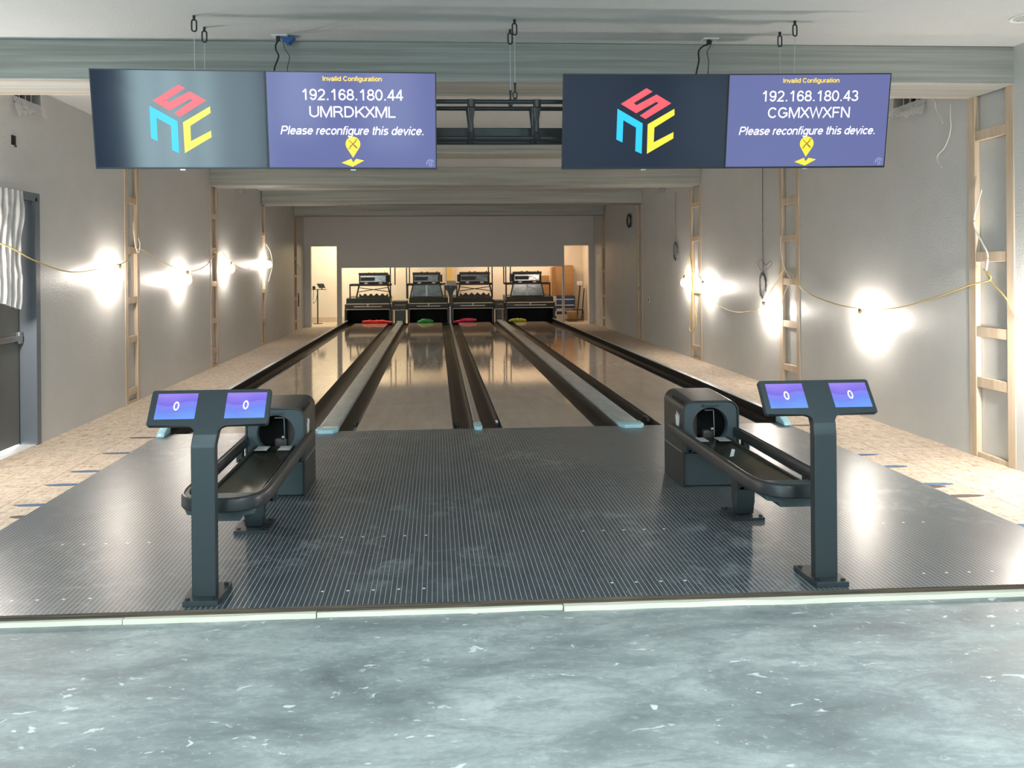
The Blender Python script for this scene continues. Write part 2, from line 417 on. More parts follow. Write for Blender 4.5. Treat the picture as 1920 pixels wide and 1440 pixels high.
bm = BM(); box(bm, -9.2, 7.2, -6.2, 4.6, -0.25, -0.055); struct('floor', bm, 'concrete', label='stained grey concrete floor of the lobby')
bm = BM()
box(bm, XL - 0.2, XR + 0.2, 4.6, YF + 0.2, -0.30, -0.12)
box(bm, XL - 0.2, -2.86, 3.93, YF + 0.15, -0.12, -0.004); box(bm, 3.76, XR + 0.2, 3.93, YF + 0.15, -0.12, -0.004)
fl = struct('floor_side', bm, 'osb', label='tan strand board floor beside the lanes')
bm = BM(); box(bm, -6.2, 7.2, YF + 0.15, 27.0, -0.30, -0.10); struct('floor_rear', bm, 'osb')
marks = [(-2.978, 7.377, .26, 0), (-2.99, 6.729, .24, 0), (-2.985, 6.321, .26, 0), (-2.96, 5.789, .22, 0), (-2.90, 5.515, .12, 1), (3.835, 6.724, .20, 0),
         (3.84, 6.313, .22, 0), (3.857, 5.776, .24, 0), (3.80, 5.715, .16, 1), (3.87, 5.466, .26, 1), (3.80, 4.81, .22, 0), (-3.02, 8.044, .22, 1), (3.90, 8.026, .2, 1)]
for i, (x, y, w, k) in enumerate(marks):  # flat blue and brown ellipses on the boards beside the approach
    bm = BM(); pl = []
    for a in range(20):
        t = 2 * pi * a / 20; rr = 1 + 0.18 * noise.noise((cos(t) * 2, sin(t) * 2, i * 3.1))
        pl.append((x + cos(t) * w * 0.62 * rr, y + sin(t) * 0.034 * rr))
    prism(bm, pl, lambda u, v, t: (u, v, t), -0.0045, -0.0025)
    o = obj('floor_mark', bm, 'darkmark' if k else 'bluemark', fl)

# ceilings
bm = BM(); box(bm, -9.2, 7.2, -6.2, 27.0, ZC, ZC + 0.2); struct('ceiling', bm, 'ceiling')
# walls with stud recesses
def side_wall(name, x, sgn, y0, y1, recs, door=None, holes=()):
    """sgn: outward direction of the wall's thickness"""
    bm = BM(); d = 0.045 * sgn; D = 0.22 * sgn
    full = list(holes) + ([(door[0], door[1], -0.3, door[2])] if door else [])
    def slab(xa, xb, cuts):
        ys = sorted({y0, y1} | {c[0] for c in cuts} | {c[1] for c in cuts})
        ya = ys[0]; pend = None
        def spans(m):
            iv = sorted((c[2], c[3]) for c in cuts if c[0] < m < c[1]); z = -0.3; out = []
            for za, zb in iv:
                if za > z + 1e-4: out.append((z, za))
                z = max(z, zb)
            if z < ZC - 1e-4: out.append((z, ZC))
            return out
        for a, b in zip(ys[:-1], ys[1:]):
            for za, zb in spans((a + b) / 2): box(bm, xa, xb, a, b, za, zb)
    slab(x, x + d, full + [(a, b, -0.3, ZC) for a, b in recs])
    slab(x + d, x + D, full)
    return struct(name, bm, 'wall')
DOOR = (6.88, 7.82, 2.43)
HL = [(7.42, 7.95, 3.30, 3.49), (15.55, 16.05, 3.34, 3.49)]
HR = [(7.28, 7.82, 3.28, 3.49), (15.85, 16.35, 3.34, 3.49)]
side_wall('wall_left', XL, -1, 6.05, YF, LAD_L, DOOR, HL)
side_wall('wall_right', XR, 1, -6.2, YF, LAD_R, None, HR)
bm = BM(); box(bm, -9.2, XL - 0.22, 6.05, 6.25, -0.3, ZC); struct('wall_lobby', bm, 'wall')
bm = BM(); box(bm, -9.2, -9.0, -6.2, 6.25, -0.3, ZC); struct('wall_lobby_left', bm, 'wall')
# lobby back wall with its storefront glazing
WIN = [(-6.55, -3.62, 0.05, 2.95), (-3.42, -2.45, 1.15, 2.95), (-1.55, -0.40, 0.80, 2.95)]
bm = BM(); c0 = -9.2
for a, b, za, zb in WIN:
    box(bm, c0, a, -6.2, -6.0, -0.3, ZC); box(bm, a, b, -6.2, -6.0, -0.3, za); box(bm, a, b, -6.2, -6.0, zb, ZC); c0 = b
box(bm, c0, 7.2, -6.2, -6.0, -0.3, ZC)
struct('wall_back', bm, 'wall')
for k, (a, b, za, zb) in enumerate(WIN):
    bm = BM()
    for t in ((0.0, 0.22, 0.42, 0.48, 0.62, 1.0) if k == 0 else (0.0, 1.0)):
        x = a + 0.025 + (b - a - 0.05) * t; box(bm, x - 0.025, x + 0.025, -6.15, -6.05, za + 0.051, zb - 0.051)
    box(bm, a, b, -6.15, -6.05, za, za + 0.05); box(bm, a, b, -6.15, -6.05, zb - 0.05, zb)
    struct('window_%d' % (k + 1), bm, 'steel')
# masking wall with openings
bm = BM(); y0, y1 = YF, YF + 0.14
OPEN = [(-3.76, -2.965, 2.42), (-2.845, 3.835, 1.755), (3.88, 4.66, 2.40)]
c0 = XL - 0.2
for a, b, z in OPEN:
    box(bm, c0, a, y0, y1, -0.3, ZC); box(bm, a, b, y0, y1, z, ZC); c0 = b
box(bm, c0, XR + 0.2, y0, y1, -0.3, ZC)
struct('wall_far', bm, 'wall_far')
for k, (a, b, z) in enumerate((OPEN[0], OPEN[2])):
    bm = BM(); w = 0.012
    box(bm, a, a + w, y0 - 0.004, y1 + 0.004, -0.0, z); box(bm, b - w, b, y0 - 0.004, y1 + 0.004, -0.0, z); box(bm, a + w, b - w, y0 - 0.004, y1 + 0.004, z - w, z)
    struct('trim_%d' % (k + 1), bm, 'rearwall')
# machine room
bm = BM(); box(bm, -6.2, 7.2, 26.8, 27.0, -0.3, ZC); struct('wall_rear', bm, 'rearwall')
bm = BM(); box(bm, -6.2, -6.0, YF + 0.14, 26.8, -0.3, ZC); struct('wall_rear_left', bm, 'rearwall')
bm = BM(); box(bm, 5.15, 5.35, YF + 0.14, 26.8, -0.3, ZC); struct('wall_rear_right', bm, 'rearwall')
bm = BM(); box(bm, -6.0, -2.4, 26.775, 26.80, -0.10, 0.07); struct('baseboard_rear', bm, 'pine')
# ceiling beams
for k, (ya, yb) in enumerate(((6.13, 6.65), (10.0, 10.5), (13.67, 14.15), (17.65, 18.12), (21.62, 22.08))):
    zb = (3.197, 3.205, 3.195, 3.20, 3.215)[k]
    bm = BM(); box(bm, XL + 0.001, XR + (0.02 if k == 0 else -0.001), ya, yb, zb, ZC - 0.001, bev=0.006, seg=1)
    if k == 0:  # board joints of the front face
        pass
    o = struct('ceiling_beam', bm, 'beam'); o['label'] = ['grey stained wooden beam nearest the camera above the screens', 'grey wooden beam seen through the black truss', 'grey wooden beam just below the screens', 'fourth grey wooden beam above the lanes', 'grey wooden beam just before the far wall'][k]
    bm = BM(); box(bm, XL + 0.002, XR - 0.002, yb, yb + 0.02, zb, zb + 0.05); s = obj('rear_edge_board', bm, 'pine', o)

# exit door in the left wall
bm = BM(); a, b, z = DOOR
x0 = XL + 0.012; xb = XL - 0.20
for ya, yb_ in ((b - 0.05, b + 0.045), (a - 0.045, a + 0.05)):
    pass
box(bm, xb, x0, b - 0.03, b + 0.002, -0.004, z); box(bm, xb, x0, a - 0.002, a + 0.03, -0.004, z); box(bm, xb, x0, a, b, z - 0.03, z + 0.002)
box(bm, XL, x0, b, b + 0.05, -0.004, z + 0.05); box(bm, XL, x0, a - 0.05, a, -0.004, z + 0.05); box(bm, XL, x0, a, b, z, z + 0.05)
box(bm, xb, xb + 0.05, b - 0.045, b - 0.03, 0, z - 0.03)
fr = struct('trim_3', bm, 'doorframe', label='slate grey steel frame of the exit door')
bm = BM(); box(bm, xb + 0.005, xb + 0.05, a + 0.035, b - 0.035, 0.02, z - 0.035)
dr = struct('door_1', bm, 'door', label='dark exit door with push bar in the left wall')
ROOT[dr.name] = Vector((0, 0, 0)); ROOT[fr.name] = Vector((0, 0, 0))
bm = BM(); box(bm, xb + 0.055, xb + 0.10, a + 0.12, b - 0.06, 1.03, 1.09, bev=0.01); box(bm, xb + 0.048, xb + 0.09, b - 0.11, b - 0.045, 1.0, 1.12, bev=0.008)
obj('push_bar', bm, 'steel', dr)
bm = BM(); box(bm, xb + 0.05, xb + 0.11, b - 0.30, b - 0.06, 2.26, 2.33, bev=0.006); tube(bm, [(xb + 0.09, b - 0.12, 2.33), (xb + 0.12, b - 0.2, 2.37), (xb + 0.06, b - 0.33, 2.385)], 0.01, 6)
obj('door_closer', bm, 'steel', dr)
bm = BM(); box(bm, xb - 0.02, XL - 0.0, a + 0.03, b - 0.03, -0.02, 0.006); obj('threshold', bm, 'white', fr)
area('daylight_under_door', (XL - 0.26, 7.45, 0.03), (XL + 0.6, 7.45, -0.03), 0.9, 0.03, 2.5, (0.95, 0.98, 1.0))

# ================================================================== THINGS
# plastic sheet over the exit door
def sheet(w, h, nx, ny, fn, amp, seed):
    bm = BM(); g = []
    for j in range(ny + 1):
        row = []
        for i in range(nx + 1):
            u, v = i / nx, j / ny
            p = Vector(fn(u, v)); n_ = noise.noise((u * 5 + seed, v * 4, seed)) * amp + noise.noise((u * 13, v * 9 + seed, seed)) * amp * 0.5
            row.append(bm.verts.new(p + Vector(n_ if isinstance(n_, Vector) else (n_, n_ * 0.3, n_ * 0.2))))
        g.append(row)
    for j in range(ny):
        for i in range(nx): bm.faces.new((g[j][i], g[j][i + 1], g[j + 1][i + 1], g[j + 1][i]))
    return bm
bm = sheet(1, 1, 60, 40, lambda u, v: (XL + 0.05 + 0.018 * sin(u * 38 + 3 * v) * (0.4 + 0.6 * v), 6.90 + u * (0.58 + 0.03 * sin(v * 9) - 0.06 * v), 2.47 - v * (1.00 + 0.12 * u)), 0.012, 3.0)
tag(obj('plastic_sheet', bm, 'plastic', None, True), 'white plastic sheet hanging over the exit door', 'plastic sheet')
# square electrical box in the wall over the door
t = thing('wall_box', (XL, 7.42, 2.92), 'small dark electrical box high on the left wall', 'electrical box')
bm = BM(); box(bm, XL - 0.002, XL + 0.006, 7.385, 7.455, 2.895, 2.985); obj('box', bm, 'dark', t)
bm = BM(); box(bm, XL, XL + 0.010, 7.44, 7.465, 2.88, 2.90); obj('tab', bm, 'mbrown', t)

# duct openings wrapped in plastic
def duct(x, sg, h, label, seed):
    ya, yb, za, zb = h
    t = thing('duct_opening', (x, (ya + yb) / 2, za), label, 'duct', 'plastic wrapped duct openings high on the walls')
    bm = BM()
    box(bm, x + sg * 0.20, x + sg * 0.205, ya, yb, za, zb)
    obj('duct', bm, 'dark', t)
    for k in range(4):
        yy = ya + (yb - ya) * (0.2 + 0.2 * k); bm = BM(); box(bm, x + sg * 0.05, x + sg * 0.07, yy - 0.008, yy + 0.008, za, zb)
        obj('louvre', bm, 'wire', t)
    bm = BM(); g = []
    nx = 22
    for j in range(9):
        v = j / 8; row = []
        for i in range(nx + 1):
            u = i / nx; sag = (0.07 + 0.10 * max(0, 0.6 - u)) * v
            q = noise.noise((u * 6 + seed, v * 4, seed))
            row.append(bm.verts.new((x - sg * (0.012 + 0.03 * v + 0.03 * abs(q)), ya - 0.03 + u * (yb - ya + 0.06), za + 0.06 * (1 - v) - sag * (0.6 + 0.9 * abs(q)))))
        g.append(row)
    for j in range(8):
        for i in range(nx): bm.faces.new((g[j][i], g[j][i + 1], g[j + 1][i + 1], g[j + 1][i]))
    obj('plastic_wrap', bm, 'plastic', t, True)
    return t
duct(XL, -1, HL[0], 'duct opening with torn plastic on the left wall, above the exit door', 1.0)
duct(XL, -1, HL[1], 'small dark duct opening far along the left wall, under the third beam', 2.0)
duct(XR, 1, HR[0], 'duct opening with torn plastic on the right wall, beside the right screens', 3.0)
duct(XR, 1, HR[1], 'small duct opening far along the right wall, under the third beam', 4.0)

# open stud bays
def ladder(x, sg, ya, yb, rungs, label, plate=True, ztop=3.20):
    t = thing('stud_bay', (x, (ya + yb) / 2, 0), label, 'framing', 'open pine stud bays along the side walls')
    xi = x - sg * 0.006; xo = x + sg * 0.043; w = 0.089
    for a, b in ((ya + 0.001, ya + w), (yb - w, yb - 0.001)):
        bm = BM(); box(bm, xi, xo, a, b, -0.003, ztop, bev=0.003, seg=1); obj('stud', bm, 'pine', t)
    for i, z in enumerate(rungs):
        bm = BM(); box(bm, xi + sg * 0.004, xo, ya + w + 0.001, yb - w - 0.001, z - 0.045, z + 0.045, bev=0.003, seg=1)
        obj('rung', bm, 'pine', t)
    if plate:
        bm = BM(); box(bm, xi + sg * 0.006, xo, ya + w + 0.001, yb - w - 0.001, -0.003, 0.036); obj('bottom_plate', bm, 'pine', t)
    return t
ladder(XL, -1, *LAD_L[0], [2.621, 1.976, 1.327, .819, .145], 'pine stud bay on the left wall, nearest the exit door')
ladder(XL, -1, *LAD_L[1], [2.67, 2.068, 1.466, .809, .278], 'pine stud bay on the left wall, second from the exit door')
ladder(XL, -1, *LAD_L[2], [2.532, 1.789, 1.233, .555], 'pine stud bay on the left wall, third from the exit door')
ladder(XL, -1, *LAD_L[3], [2.03, 1.53, .90, .27], 'pine stud bay on the left wall, beside the left rear doorway')
ladder(XR, 1, *LAD_R[0], [2.844, 1.771, 1.108, .661], 'large pine stud bay on the right wall, nearest the camera')
ladder(XR, 1, *LAD_R[1], [2.594, 2.087, 1.492, .910, .312], 'pine stud bay on the right wall, below the right pair of screens')
ladder(XR, 1, *LAD_R[2], [2.857, 2.228, 1.257, .202], 'pine stud bay on the right wall with a yellow cord looped over it')
ladder(XR, 1, *LAD_R[3], [2.5, 1.9, 1.2, .5], 'pine stud bay on the right wall, second from the far doorway')
ladder(XR, 1, *LAD_R[4], [2.3, 1.6, .9, .27], 'pine stud bay on the right wall, beside the right rear doorway')

# approach floor
bm = BM()
prism(bm, [(-2.885, 3.925), (3.78, 3.925), (3.78, 8.165), (-2.885, 8.165)], lambda u, v, t: (u, v, t), -0.016, 0.0)
bm.normal_update()
for f in bm.faces: f.material_index = 0 if abs(f.normal.z) > 0.5 else 2
def dots(y, xs):
    for x in xs:
        vs = [bm.verts.new((x + 0.0085 * cos(2 * pi * i / 12), y + 0.0085 * sin(2 * pi * i / 12), 0.0006)) for i in range(12)]
        f = bm.faces.new(vs); f.material_index = 1
r1 = [-0.615, -0.481, -0.347, -0.213, -0.079]; r2 = [0.933, 1.066, 1.2, 1.334]
dots(4.10, r1 + r2 + [-2.209, -2.081, -1.947, -1.813] + [2.673, 2.802, 2.931, 3.063])
dots(4.92, r1 + r2 + [1.464] + [-2.341, -2.21, -2.077, -1.945, -1.812] + [2.933, 3.07, 3.205])
for f in bm.faces:
    f.normal_update()
me = bpy.data.meshes.new('approach'); bm.to_mesh(me); bm.free()
o = link('approach', me, ['approach', 'dot', 'edgedark']); tag(o, 'dark slate approach floor with thin pale pinstripes', 'bowling approach'); o['kind'] = 'structure'
bm = BM(); box(bm, -2.885, 3.78, 3.931, 4.6, -0.054, -0.0165)
struct('floor_underlay', bm, 'edgedark')
# ragged edge strips along the front of the approach
for k, (a, b, yo, zt) in enumerate(((-2.90, -1.575, 0, -0.031), (-1.57, -0.62, -0.004, -0.029), (-0.615, 0.635, 0.002, -0.032), (0.64, 3.79, -0.012, -0.029))):
    bm = BM(); n = 24; top = []; 
    for i in range(n):
        x0_ = a + (b - a) * i / n; x1_ = a + (b - a) * (i + 1) / n
        j0 = 0.011 * noise.noise((x0_ * 3, k, 0)); j1 = 0.011 * noise.noise((x1_ * 3, k, 0))
        vs = [bm.verts.new(p) for p in ((x0_, 3.910 + yo + j0, -0.0548), (x1_, 3.910 + yo + j1, -0.0548), (x1_, 3.931, -0.0548), (x0_, 3.931, -0.0548), (x0_, 3.910 + yo + j0, zt + j0 * .5), (x1_, 3.910 + yo + j1, zt + j1 * .5), (x1_, 3.931, zt), (x0_, 3.931, zt))]
        for f in ((0, 3, 2, 1), (4, 5, 6, 7), (0, 1, 5, 4), (2, 3, 7, 6)): bm.faces.new([vs[q] for q in f])
        if i == 0: bm.faces.new([vs[q] for q in (0, 4, 7, 3)])
        if i == n - 1: bm.faces.new([vs[q] for q in (1, 2, 6, 5)])
    bmesh.ops.remove_doubles(bm, verts=bm.verts, dist=1e-5)
    struct('trim_%d' % (4 + k), bm, 'edgewhite', label='cream strip along the front edge of the approach')

# lanes
LANES = [(-2.57, -1.53), (-0.872, 0.172), (0.685, 1.685), (2.41, 3.46)]
LANES[2] = (0.685, 1.69)
Y0, Y1 = 8.166, 24.55
lane_lab = ['glossy maple bowling lane at far left, behind the left ball return', 'glossy maple bowling lane left of the narrow centre capping', 'glossy maple bowling lane right of the narrow centre capping', 'glossy maple bowling lane at far right, behind the right ball return']
for (a, b), lb in zip(LANES, lane_lab):
    t = thing('bowling_lane', ((a + b) / 2, Y0, 0), lb, 'bowling lane', 'the four bowling lanes')
    bm = BM(); box(bm, a + 0.008, b - 0.008, Y0, Y1, -0.05, 0.0); obj('lane_bed', bm, 'lane', t)
    for xa, xb_ in ((a, a + 0.008), (b - 0.008, b)):
        bm = BM(); box(bm, xa, xb_, Y0, Y1, -0.055, 0.001); obj('edge_strip', bm, 'black', t)
# gutters
GUT = [(-2.80, -2.572), (-1.528, -1.267), (-1.054, -0.874), (0.174, 0.393), (0.471, 0.683), (1.692, 1.948), (2.193, 2.408), (3.462, 3.70)]
gl = ['dark gutter along the outer left side guard', 'dark gutter left of the left wide pale blue capping', 'dark gutter right of the left wide pale blue capping', 'dark gutter left of the narrow centre capping', 'dark gutter right of the narrow centre capping', 'dark gutter left of the right wide pale blue capping', 'dark gutter right of the right wide pale blue capping', 'dark gutter along the outer right side guard']
for (a, b), lb in zip(GUT, gl):
    bm = BM(); n = 12; w = b - a; prof = []
    for i in range(n + 1):
        t = -1 + 2 * i / n; prof.append(((a + b) / 2 + t * w / 2, -0.008 - 0.062 * math.sqrt(max(0, 1 - (abs(t) ** 2.6)))))
    low = [(p[0], -0.085) for p in reversed(prof)]
    prism(bm, prof + [(b, -0.0855), (a, -0.0855)], lambda u, v, t: (u, t, v), Y0, Y1 + 0.05)
    # raised inner ledge lines
    tag(obj('gutter', bm, 'gutter', None, True, 50), lb, 'gutter', 'gutters beside the lanes')
# floor between the gutter ledges: low rails (bumper tracks)
bm_dummy = None
def capping(a, b, zt, label, film, y0_=Y0 - 0.06):
    t = thing('capping', ((a + b) / 2, Y0, 0), label, 'capping')
    w = b - a; r = min(0.02, w * 0.3)
    prof = [(a, -0.085), (a, zt - r)] + [(a + r - r * cos(radians(q)), zt - r + r * sin(radians(q))) for q in (30, 60, 90)] + [(b - r + r * sin(radians(q)), zt - r + r * cos(radians(q))) for q in (0, 30, 60)] + [(b, zt - r), (b, -0.085)]
    bm = BM(); prism(bm, prof, lambda u, v, s: (u, s, v), Y0 + 0.001, Y1 + 0.1)
    obj('capping_beam', bm, 'film' if film else 'capmetal', t, True, 40)
    bm = BM()
    if film:
        e = 0.012; out = [(a - e, Y0 + 0.10), (a - e, y0_), (a + 0.03, y0_ - 0.07), (b - 0.03, y0_ - 0.07), (b + e, y0_), (b + e, Y0 + 0.10)]
    else:
        e = 0.006; out = [(a - e, Y0 + 0.20), (a - e, y0_), (a + 0.01, y0_ - 0.03), (b - 0.01, y0_ - 0.03), (b + e, y0_), (b + e, Y0 + 0.20)]
    prism(bm, out, lambda u, v, s: (u, v, s), 0.001, zt + 0.005)
    bmesh.ops.bevel(bm, geom=[e for e in bm.edges if all(abs(v.co.z - zt - 0.005) < 1e-4 for v in e.verts)], offset=0.012, segments=3, affect='EDGES', profile=0.5)
    obj('end_cover', bm, 'filmend', t, True, 40)
    return t
cL = capping(-1.265, -1.056, 0.03, 'wide pale blue film covered capping between the two left lanes', True)
cC = capping(0.395, 0.469, 0.03, 'narrow satin capping between the two middle lanes', False)
cR = capping(1.951, 2.191, 0.03, 'wide pale blue film covered capping between the two right lanes', True)
def side_guard(x0_, x1_, sg, label):
    t = thing('side_guard', ((x0_ + x1_) / 2, Y0, 0), label, 'side guard')
    bm = BM(); box(bm, x0_, x1_, Y0 + 0.02, Y1 + 0.1, -0.06, 0.085, bev=0.006, seg=2); obj('guard_beam', bm, 'gutter', t)
    bm = BM(); box(bm, x0_ - 0.004, x1_ + 0.004, Y0 + 0.02, Y1 + 0.1, 0.0855, 0.094, bev=0.003, seg=1); obj('top_strip', bm, 'railtop', t)
    bm = BM(); prism(bm, [(Y0 + 0.05, 0.001), (Y0 + 0.05, 0.105), (Y0 - 0.02, 0.095), (Y0 - 0.14, 0.04), (Y0 - 0.16, 0.001)], lambda u, v, s: (s, u, v), x0_ - 0.012, x1_ + 0.012)
    bmesh.ops.bevel(bm, geom=list(bm.edges), offset=0.008, segments=2, affect='EDGES', profile=0.5)
    obj('end_cover', bm, 'filmend', t, True, 40)
side_guard(-2.86, -2.805, -1, 'dark side guard with a blue film tip along the outer left lane')
side_guard(3.705, 3.76, 1, 'dark side guard with a blue film tip along the outer right lane')
# foul line sensors
for x, y, mm, lb in ((0.655, 8.50, 'white', 'small white foul sensor in the gutter right of the centre capping'), (0.215, 8.55, 'black', 'small black foul sensor in the gutter left of the centre capping'), (2.365, 8.60, 'black', 'small black foul sensor in the gutter right of the right wide capping'), (-0.905, 8.62, 'black', 'small black foul sensor in the gutter right of the left wide capping')):
    t = thing('foul_sensor', (x, y, -0.03), lb, 'sensor')
    bm = BM(); box(bm, x - 0.018, x + 0.018, y - 0.10, y + 0.10, -0.035, 0.0, bev=0.005); obj('housing', bm, 'black', t)
    bm = BM(); box(bm, x - 0.012, x + 0.012, y - 0.05, y + 0.05, 0.0, 0.010, bev=0.003); obj('lens', bm, mm, t)

# ------------------------------------------------------------------ ball returns
# plain grotesque lettering drawn as strokes (cap height 1)
def arc(cx, cy, rx, ry, a0, a1, n=14):
    return [(cx + rx * cos(radians(a0 + (a1 - a0) * k / n)), cy + ry * sin(radians(a0 + (a1 - a0) * k / n))) for k in range(n + 1)]
def ell(cx, cy, rx, ry): return arc(cx, cy, rx, ry, 0, 360, 24)
SIX = [ell(.40, .32, .27, .26), arc(.41, .5, .29, .44, 35, 200)]
BOWL = [(.15, .94), (.55, .94)] + arc(.58, .715, .25, .225, 90, -90) + [(.15, .49)]
GL = {' ': (.388, []), '.': (.388, [[(.19, 0), (.19, .14)]]), '0': (.776, [ell(.388, .5, .29, .44)]),
 '1': (.776, [[(.17, .72), (.32, .81), (.44, .98)], [(.46, 0), (.46, 1)]]),
 '2': (.776, [arc(.385, .69, .27, .25, 165, -25) + [(.50, .42), (.25, .22), (.13, .06), (.69, .06)]]),
 '3': (.776, [arc(.37, .715, .25, .225, 160, -90), arc(.37, .275, .29, .215, 90, -165)]),
 '4': (.776, [[(.54, 0), (.54, 1)], [(.52, .95), (.10, .29), (.74, .29)]]),
 '6': (.776, SIX), '8': (.776, [ell(.388, .725, .235, .215), ell(.388, .285, .29, .225)]),
 '9': (.776, [[(.776 - x, 1 - y) for x, y in p] for p in SIX]),
 'U': (1.008, [[(.13, 1), (.13, .36)] + arc(.504, .36, .374, .30, 180, 360) + [(.878, 1)]]),
 'M': (1.163, [[(.11, 0), (.11, 1)], [(.14, 1), (.58, .05), (1.02, 1)], [(1.05, 0), (1.05, 1)]]),
 'R': (1.008, [[(.15, 0), (.15, 1)], BOWL, [(.55, .49), (.72, .36), (.93, 0)]]),
 'P': (.93, [[(.15, 0), (.15, 1)], [(x, y - (.03 if y < .9 else 0)) for x, y in BOWL]]),
 'B': (.93, [[(.14, 0), (.14, 1)], [(.14, .94), (.5, .94)] + arc(.52, .735, .23, .205, 90, -90) + [(.14, .53)], [(.14, .53), (.54, .53)] + arc(.56, .295, .26, .235, 90, -90) + [(.14, .06)]]),
 'D': (1.008, [[(.14, 0), (.14, 1)], [(.14, .94), (.42, .94)] + arc(.46, .5, .42, .44, 90, -90) + [(.14, .06)]]),
 'K': (.93, [[(.13, 0), (.13, 1)], [(.87, 1), (.15, .36)], [(.38, .57), (.88, 0)]]),
 'X': (.93, [[(.06, 0), (.86, 1)], [(.07, 1), (.88, 0)]]), 'L': (.776, [[(.13, 1), (.13, .06), (.72, .06)]]),
 'C': (1.008, [arc(.52, .5, .40, .44, 38, 322, 20)]), 'G': (1.086, [arc(.53, .5, .41, .44, 38, 322, 20) + [(.93, .24), (.93, .46), (.56, .46)]]),
 'W': (1.318, [[(.05, 1), (.36, .05), (.66, .95), (.96, .05), (1.27, 1)]]),
 'F': (.853, [[(.14, 0), (.14, 1)], [(.14, .94), (.79, .94)], [(.14, .5), (.70, .5)]]),
 'N': (1.008, [[(.13, 0), (.13, 1)], [(.15, 1), (.86, 0)], [(.88, 0), (.88, 1)]]), 'I': (.388, [[(.19, 0), (.19, 1)]]),
 'a': (.776, [arc(.38, .50, .26, .165, 165, 0) + [(.64, .12), (.69, 0)], [(.64, .42), (.31, .36)] + arc(.31, .21, .21, .15, 90, 270) + [(.48, .09), (.64, .24)]]),
 'c': (.698, [arc(.38, .3625, .28, .30, 40, 320, 18)]), 'd': (.776, [ell(.37, .3625, .27, .30), [(.655, 0), (.655, 1)]]),
 'e': (.776, [[(.12, .38), (.66, .38)] + arc(.385, .3625, .28, .30, 5, 322, 20)]),
 'f': (.388, [[(.17, 0), (.17, .78)] + arc(.33, .78, .16, .16, 180, 75), [(.03, .665), (.36, .665)]]),
 'g': (.776, [ell(.37, .3625, .27, .30), [(.655, .725), (.655, -.05)] + arc(.385, -.05, .27, .18, 0, -160)]),
 'h': (.776, [[(.12, 0), (.12, 1)], arc(.385, .44, .265, .225, 180, 0) + [(.65, 0)]]),
 'i': (.31, [[(.155, 0), (.155, .725)], [(.155, .87), (.155, 1)]]), 'l': (.31, [[(.155, 0), (.155, 1)]]),
 'k': (.698, [[(.12, 0), (.12, 1)], [(.60, .725), (.13, .28)], [(.30, .43), (.64, 0)]]),
 'n': (.776, [[(.12, 0), (.12, .725)], arc(.385, .44, .265, .225, 180, 0) + [(.65, 0)]]),
 'o': (.776, [ell(.388, .3625, .285, .30)]), 'r': (.465, [[(.13, 0), (.13, .725)], arc(.36, .44, .23, .225, 180, 80)]),
 's': (.698, [arc(.35, .525, .23, .14, 25, 250) + arc(.35, .205, .25, .145, 70, -155)]),
 't': (.388, [[(.18, .95), (.18, .18)] + arc(.32, .18, .14, .12, 180, 280), [(.04, .665), (.35, .665)]]),
 'u': (.776, [[(.12, .725), (.12, .28)] + arc(.385, .28, .265, .22, 180, 360), [(.65, 0), (.65, .725)]]),
 'v': (.698, [[(.05, .725), (.35, .04), (.64, .725)]]), 'w': (1.0, [[(.04, .725), (.27, .04), (.50, .70), (.73, .04), (.96, .725)]])}
def text_bm(s, bold=0.0, shear=0.0):
    b = bmesh.new(); x0_ = 0.0; hw = 0.062 + bold
    for ch in s:
        adv, strokes = GL[ch]
        for st in strokes:
            P_ = [Vector((x, y)) for i, (x, y) in enumerate(st) if i == 0 or (Vector((x, y)) - Vector(st[i - 1])).length > 1e-4]
            n = len(P_); closed = n > 4 and (P_[0] - P_[-1]).length < 1e-3; L = []; R = []
            for i in range(n):
                d0 = (P_[i] - P_[i - 1]).normalized() if i > 0 else ((P_[0] - P_[-2]).normalized() if closed else (P_[1] - P_[0]).normalized())
                d1 = (P_[i + 1] - P_[i]).normalized() if i < n - 1 else ((P_[1] - P_[0]).normalized() if closed else d0)
                m_ = d0 + d1
                if m_.length < 1e-4: m_ = d0.copy()
                m_.normalize(); k = min(2.2, 1 / max(0.3, m_.dot(d0))); nn = Vector((-m_.y, m_.x)) * hw * k
                for lst, q in ((L, P_[i] + nn), (R, P_[i] - nn)): lst.append(b.verts.new((x0_ + q.x + shear * q.y, q.y, 0)))
            for i in range(n - 1): b.faces.new((L[i], R[i], R[i + 1], L[i + 1]))
        x0_ += adv
    return b
def fit_text(b, fn, u0, u1, v0, v1, capfix=None):
    """map the text's bounds to u0..u1 and baseline/cap height to v1..v0 (v down)"""
    xs_ = [v.co.x for v in b.verts]; x0_, x1_ = min(xs_), max(xs_)
    y0_, y1_ = capfix if capfix else (min(v.co.y for v in b.verts), max(v.co.y for v in b.verts))
    for v in b.verts:
        u = u0 + (v.co.x - x0_) / (x1_ - x0_) * (u1 - u0); w = v1 + (v.co.y - y0_) / (y1_ - y0_) * (v0 - v1)
        v.co = fn(u, w)
    return b
CAPH = (0.0, 1.0)

